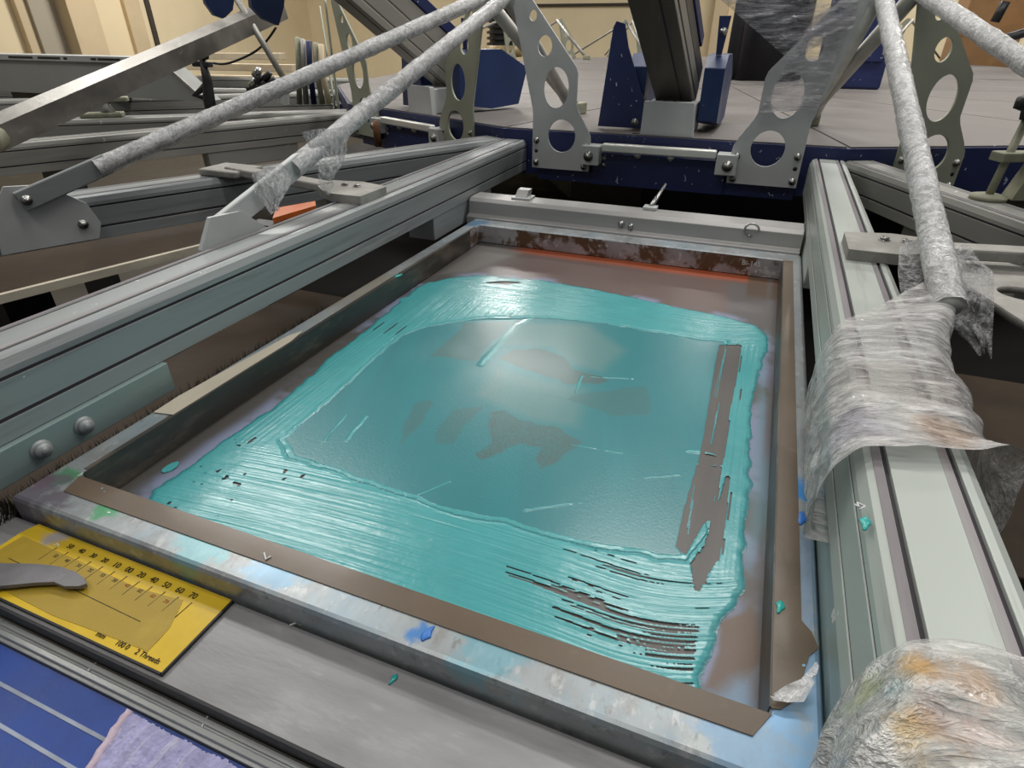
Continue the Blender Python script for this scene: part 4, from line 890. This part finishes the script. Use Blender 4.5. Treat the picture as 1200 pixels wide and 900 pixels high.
# ================================================================== PLASTIC FILM
def film_loft(name, label, rings, m, cat='plastic film'):
    q = MB().loft(rings, True, False); o = q.obj(name, m, None, 0, (0, 0, 0), 0)
    s = o.modifiers.new('s', 'SUBSURF'); s.levels = s.render_levels = 1
    return tag(o, label, cat)
def wrap_ring(pts, n=64):       # resample a closed section
    P = np.array(pts+[pts[0]]); d = np.r_[0, np.cumsum(np.hypot(*np.diff(P, axis=0).T))]; t = np.linspace(0, d[-1], n, endpoint=False)
    return np.stack([np.interp(t, d, P[:, 0]), np.interp(t, d, P[:, 1])], 1)
# big wrap around the right arm and the rod's foot
near = [(.302, .034), (.2995, .06), (.303, .088), (.313, .104), (.344, .106), (.374, .105), (.386, .094), (.388, .05), (.384, .022), (.344, .024)]
mid = [(.298, .026), (.295, .06), (.299, .092), (.313, .108), (.346, .110), (.376, .109), (.392, .098), (.395, .05), (.388, .018), (.344, .02)]
farr = [(.302, .018), (.300, .06), (.304, .088), (.313, .104), (.346, .106), (.385, .116), (.425, .130), (.432, .09), (.416, .03), (.344, .012)]
rings = []
ns = 46
NR, MR, FR = wrap_ring(near), wrap_ring(mid), wrap_ring(farr)
for i in range(ns+1):
    s = i/ns
    if s < .15: R2 = NR*1.0+(MR-NR)*(s/.15)
    elif s < .5: R2 = MR
    else: t_ = (s-.5)/.5; R2 = MR+(FR-MR)*t_*t_*(3-2*t_)
    out = []
    for j, (x, z) in enumerate(R2):
        y0_ = -.285+.35*(x-.336); y1_ = -.048+1.35*(x-.336); y = y0_+(y1_-y0_)*s
        cxx, czz = .345, .06; dx, dz = x-cxx, z-czz; L = math.hypot(dx, dz)
        aa = math.atan2(dz, dx)
        nn = float(fbm(np.array(y*70.+aa*1.2), np.array(aa*1.6+5), 4))-.42
        amp = .009*(1-.4*s)
        flare = .006*max(0, 1-s/.06)+(.014*max(0, 1-s/.1) if dx > .03 else 0)
        q = max(nn*amp, -.0015)+flare+.0012
        out.append((x+dx/L*q, y, z+dz/L*q))
    rings.append(out)
film_loft('film_wrap', 'thick crumpled clear plastic wrap around the middle of the right support arm', rings, A['film_wrap'])
# ink-stained wrap near the camera
base = wrap_ring([(.304, .004), (.303, .06), (.306, .090), (.316, .104), (.344, .106), (.372, .104), (.382, .090), (.384, .04), (.380, .004), (.344, .0)], 90)
cen = np.array([.344, .05])
rings = []
for i in range(64):
    s = i/63; y = -.428-.34*s
    off = .0015+.029*min(1, s/.16)**.55
    out = []
    for (x, z) in base:
        d = np.array([x, z])-cen; L = np.linalg.norm(d); a = math.atan2(d[1], d[0])
        nn = float(fbm(np.array(y*60+a*2.5), np.array(a*2.2+9), 3))-.45
        p = cen+d*(1+off*3.2)+d/L*(off*.55+nn*.016*min(1, .2+s/.1))
        out.append((p[0], y-.40*max(0, .335-p[0])-.20*max(0, p[0]-.36), p[1]))
    rings.append(out)
film_loft('ink_stained_wrap', 'ink-smeared plastic wrap in yellow, orange and red on the near right arm', rings, A['film_ink'])
# loose torn end reaching to the frame's corner
q = MB(); e = [(.302, -.392, .012), (.296, -.402, .006), (.287, -.407, .0042), (.281, -.411, .0036)]
q.loft([[Vector(p)+Vector(((random.random()-.5)*.004, (j-2)*w, random.uniform(0, .003))) for j in range(5)] for p, w in zip(e, (.004, .0035, .0025, .0008))], False, False); o = q.obj('torn_film', A['film_rod'], None, 0, e[0], 0); tag(o, 'torn twisted strip of film reaching from the near wrap onto the frame corner', 'plastic film')
def shred(name, label, path, widths, m, dirw=(1, 0, 0), amp=.006, seedk=0):
    rings = []; path = [Vector(p) for p in path]; n = 16
    tot = len(path)-1; ns = 6*tot
    for i in range(ns+1):
        u = i/ns*tot; a = min(int(u), tot-1); f = u-a; p = path[a].lerp(path[a+1], f); w = widths[a]*(1-f)+widths[a+1]*f
        ring = []
        for j in range(n+1):
            s = j/n-.5; nz = float(fbm(np.array(s*5+seedk), np.array(u*2.+seedk*3.), 3))-.5
            ring.append(p+Vector(dirw)*s*w*(1+.25*nz)+Vector((0, 1, .25))*nz*amp*2.5)
        rings.append(ring)
    q = MB().loft(rings, False, False); o = q.obj(name, m, None, 0, tuple(path[0]), 0); s = o.modifiers.new('s', 'SUBSURF'); s.levels = s.render_levels = 1
    return tag(o, label, 'plastic film')
y_ = .2
# shreds on the left rod
def onrod(u, v, x=-.40): return atx(u, v, x)
A['film_shred'] = film_mat('torn_film', (.85, .85, .87), .16, .85, (55, 55, 25), bump=.9)
shred('film_shred', 'crumpled film knot hanging where the left rod meets its flat bar', [atx(318, 196, -.404), atx(318, 222, -.398), atx(322, 248, -.392)], [.060, .050, .012], A['film_shred'], (.3, .95, 0), .012, 1)
shred('film_shred', 'torn veil of film hanging from the middle of the left rod', [atx(385, 150, -.392), atx(388, 185, -.388), atx(381, 212, -.385), atx(384, 228, -.383)], [.10, .05, .024, .006], A['film_shred'], (.3, .95, 0), .010, 2)
shred('film_shred', 'flap of film hanging off the right rod above the big wrap', [(.416, .095, .128), (.432, .06, .115), (.440, .02, .085), (.455, .0, .06)], [.05, .055, .04, .012], A['film_shred'], (.9, .3, .3), .012, 3)
shred('film_shred', 'film gathered around the foot of the right rod', [(.395, .12, .135), (.392, .06, .125), (.392, .0, .112)], [.035, .05, .055], A['film_shred'], (.95, .1, .1), .012, 6)
shred('film_shred', 'dark crumpled scrap of film beside the frame under the big wrap', [(.3055, -.21, .055), (.3035, -.235, .03), (.304, -.262, .010)], [.03, .035, .012], A['film_wrap'], (.12, .9, .4), .010, 4)
# sheet stretched from the bracket to the upper left
def quad_sheet(label, c00, c10, c11, c01, nx_, ny_, m, amp, k_):
    q = MB(); V = [Vector(c) for c in (c00, c10, c11, c01)]; rings = []
    for i in range(ny_+1):
        v = i/ny_; r = []
        for j in range(nx_+1):
            u = j/nx_; p = V[0]*(1-u)*(1-v)+V[1]*u*(1-v)+V[2]*u*v+V[3]*(1-u)*v
            nz = float(fbm(np.array(u*3+k_), np.array(v*16.+k_), 3))-.5; r.append(p+Vector((0, -1, 0))*abs(nz)*amp)
        rings.append(r)
    q.loft(rings, False, False); o = q.obj('film_sheet', m, None, 0, tuple(V[0]), 0); return tag(o, label, 'plastic film')
Y3 = .778
quad_sheet('sheet of clear stretch film pulled from the right bracket towards the upper left', aty(925, 70, Y3), aty(1000, 30, Y3), aty(1012, -50, Y3), aty(800, -40, Y3-.05), 30, 40, A['film_sheet'], .03, 1)
quad_sheet('clear film bandage around the upper half of the right bracket', aty(888, 131, .786), aty(956, 128, .786), aty(1012, -20, .786), aty(952, 20, .786), 24, 50, A['film_sheet'], .012, 2)

# dried paint flecks on the frame and plate (each a little raised squiggle)
def squiggle(name, label, pts, r, m):
    q = MB(); q.tube(pts, r, 6); o = q.obj(name, m, None, 0, tuple(pts[0]), 0); return tag(o, label, 'paint fleck', 'dried paint squiggles')
for lab, pts, z, m in (('white dried paint squiggle on the grey plate by the frame edge', ((338, 733), (346, 730), (352, 733), (344, 728)), ZP+.0006, A['paintbits']),
                       ('white forked paint squiggle on the ledge below the yellow gauge', ((98, 792), (104, 784), (112, 776), (106, 782), (100, 780)), -.034, A['paintbits']),
                       ('white paint squiggle on the brown tape of the near bar', ((308, 648), (310, 656), (316, 652)), .0016, A['paintbits']),
                       ('white paint squiggle on the ledge near the lilac fabric', ((232, 858), (238, 846), (247, 832), (240, 838)), -.034, A['paintbits']),
                       ('white paint squiggle on the right arm above the teal drop', ((1000, 590), (1005, 593), (1003, 588), (1012, 592), (1006, 596)), .0985, A['paintbits'])):
    squiggle('paint_squiggle', lab, [at(u, v, z) for u, v in pts], .0007, m)
for lab, (u, v), z, m, r in (('teal ink drop on the right arm', (1012, 612), .0978, A['teal_bits'], .004), ('teal ink drop on the brown right-hand tape', (912, 710), .0012, A['teal_bits'], .0038), ('teal ink drop on the grey plate near the frame', (459, 796), ZP+.0003, A['teal_bits'], .0026), ('blue paint dab on the near bar of the frame', (500, 742), .0002, A['blue_bits'], .004), ('bright blue paint dab on the right bar', (938, 606), .0002, A['blue_bits'], .0055), ('teal splash hanging on the left inner edge of the frame', (465, 323), .0008, A['teal_bits'], .006)):
    p = at(u, v, z); q = MB(); rings = []
    for zz, kk in ((0, 1), (.0006, .9), (.001, .55), (.0012, .1)): rings.append([(p[0]+r*kk*(1+.35*math.sin(3*a+u))*math.cos(a)*.7, p[1]+r*kk*(1+.3*math.sin(2*a))*math.sin(a)*1.5, z+zz) for a in [i*2*math.pi/18 for i in range(18)]])
    q.loft(rings); o = q.obj('ink_drop', m, None, 0, p, 0); tag(o, lab, 'ink drop', 'stray ink drops')

# ================================================================== LIGHT
def area(loc, size, power, color=(1, .975, .93), rot=(0, 0, 0)):
    l = bpy.data.lights.new('ceiling_and_fill_lamp', 'AREA'); l.shape = 'RECTANGLE'; l.size, l.size_y = size; l.energy = power; l.color = color
    o = bpy.data.objects.new('ceiling_and_fill_lamp', l); COL.objects.link(o); o.location = (loc[0], loc[1], loc[2]+Z0); o.rotation_euler = rot
for (x, y, w) in ((.6, 6.2, .9), (-4.8, 5.0, 1.5), (2.6, 6.9, .8), (.2, 1.9, .55), (2.4, 1.9, .5), (-2.4, 1.5, .6), (.5, .15, .22)):
    area((x, y, 2.5), (1.5, .25), 120*w)
area((-2.75, 6.5, 2.35), (.9, .22), 75, rot=(-.8, 0, 0)); area((-1.75, 4.3, 2.5), (1.3, .3), 22, rot=(-.6, 0, 0))
area((-3.0, -.4, 2.6), (1.5, .3), 30); area((-.5, -1.3, 2.5), (1.5, .25), 24)  # second one: unseen fill behind the camera, added to brighten front faces
W = bpy.data.worlds.new('World'); S.world = W; W.use_nodes = True
bg = W.node_tree.nodes['Background']; bg.inputs[0].default_value = (.92, .95, 1, 1); bg.inputs[1].default_value = .17

# ================================================================== CAMERA
cam = bpy.data.cameras.new('Camera'); cam.sensor_fit = 'HORIZONTAL'; cam.sensor_width = 36; cam.lens = 36*700/1200; cam.clip_start = .01
co = bpy.data.objects.new('Camera', cam); COL.objects.link(co)
r_, dn, fw = RM; Mx = Matrix(((r_[0], -dn[0], -fw[0], CAM[0]), (r_[1], -dn[1], -fw[1], CAM[1]), (r_[2], -dn[2], -fw[2], CAM[2]+Z0), (0, 0, 0, 1)))
co.matrix_world = Mx; S.camera = co
S.view_settings.view_transform = 'Standard'; S.view_settings.look = 'None'; S.view_settings.gamma = 1; S.view_settings.use_curve_mapping = False
S.view_settings.exposure = -0.72
S.cycles.use_denoising = True; S.cycles.transparent_max_bounces = 16; S.cycles.max_bounces = 6
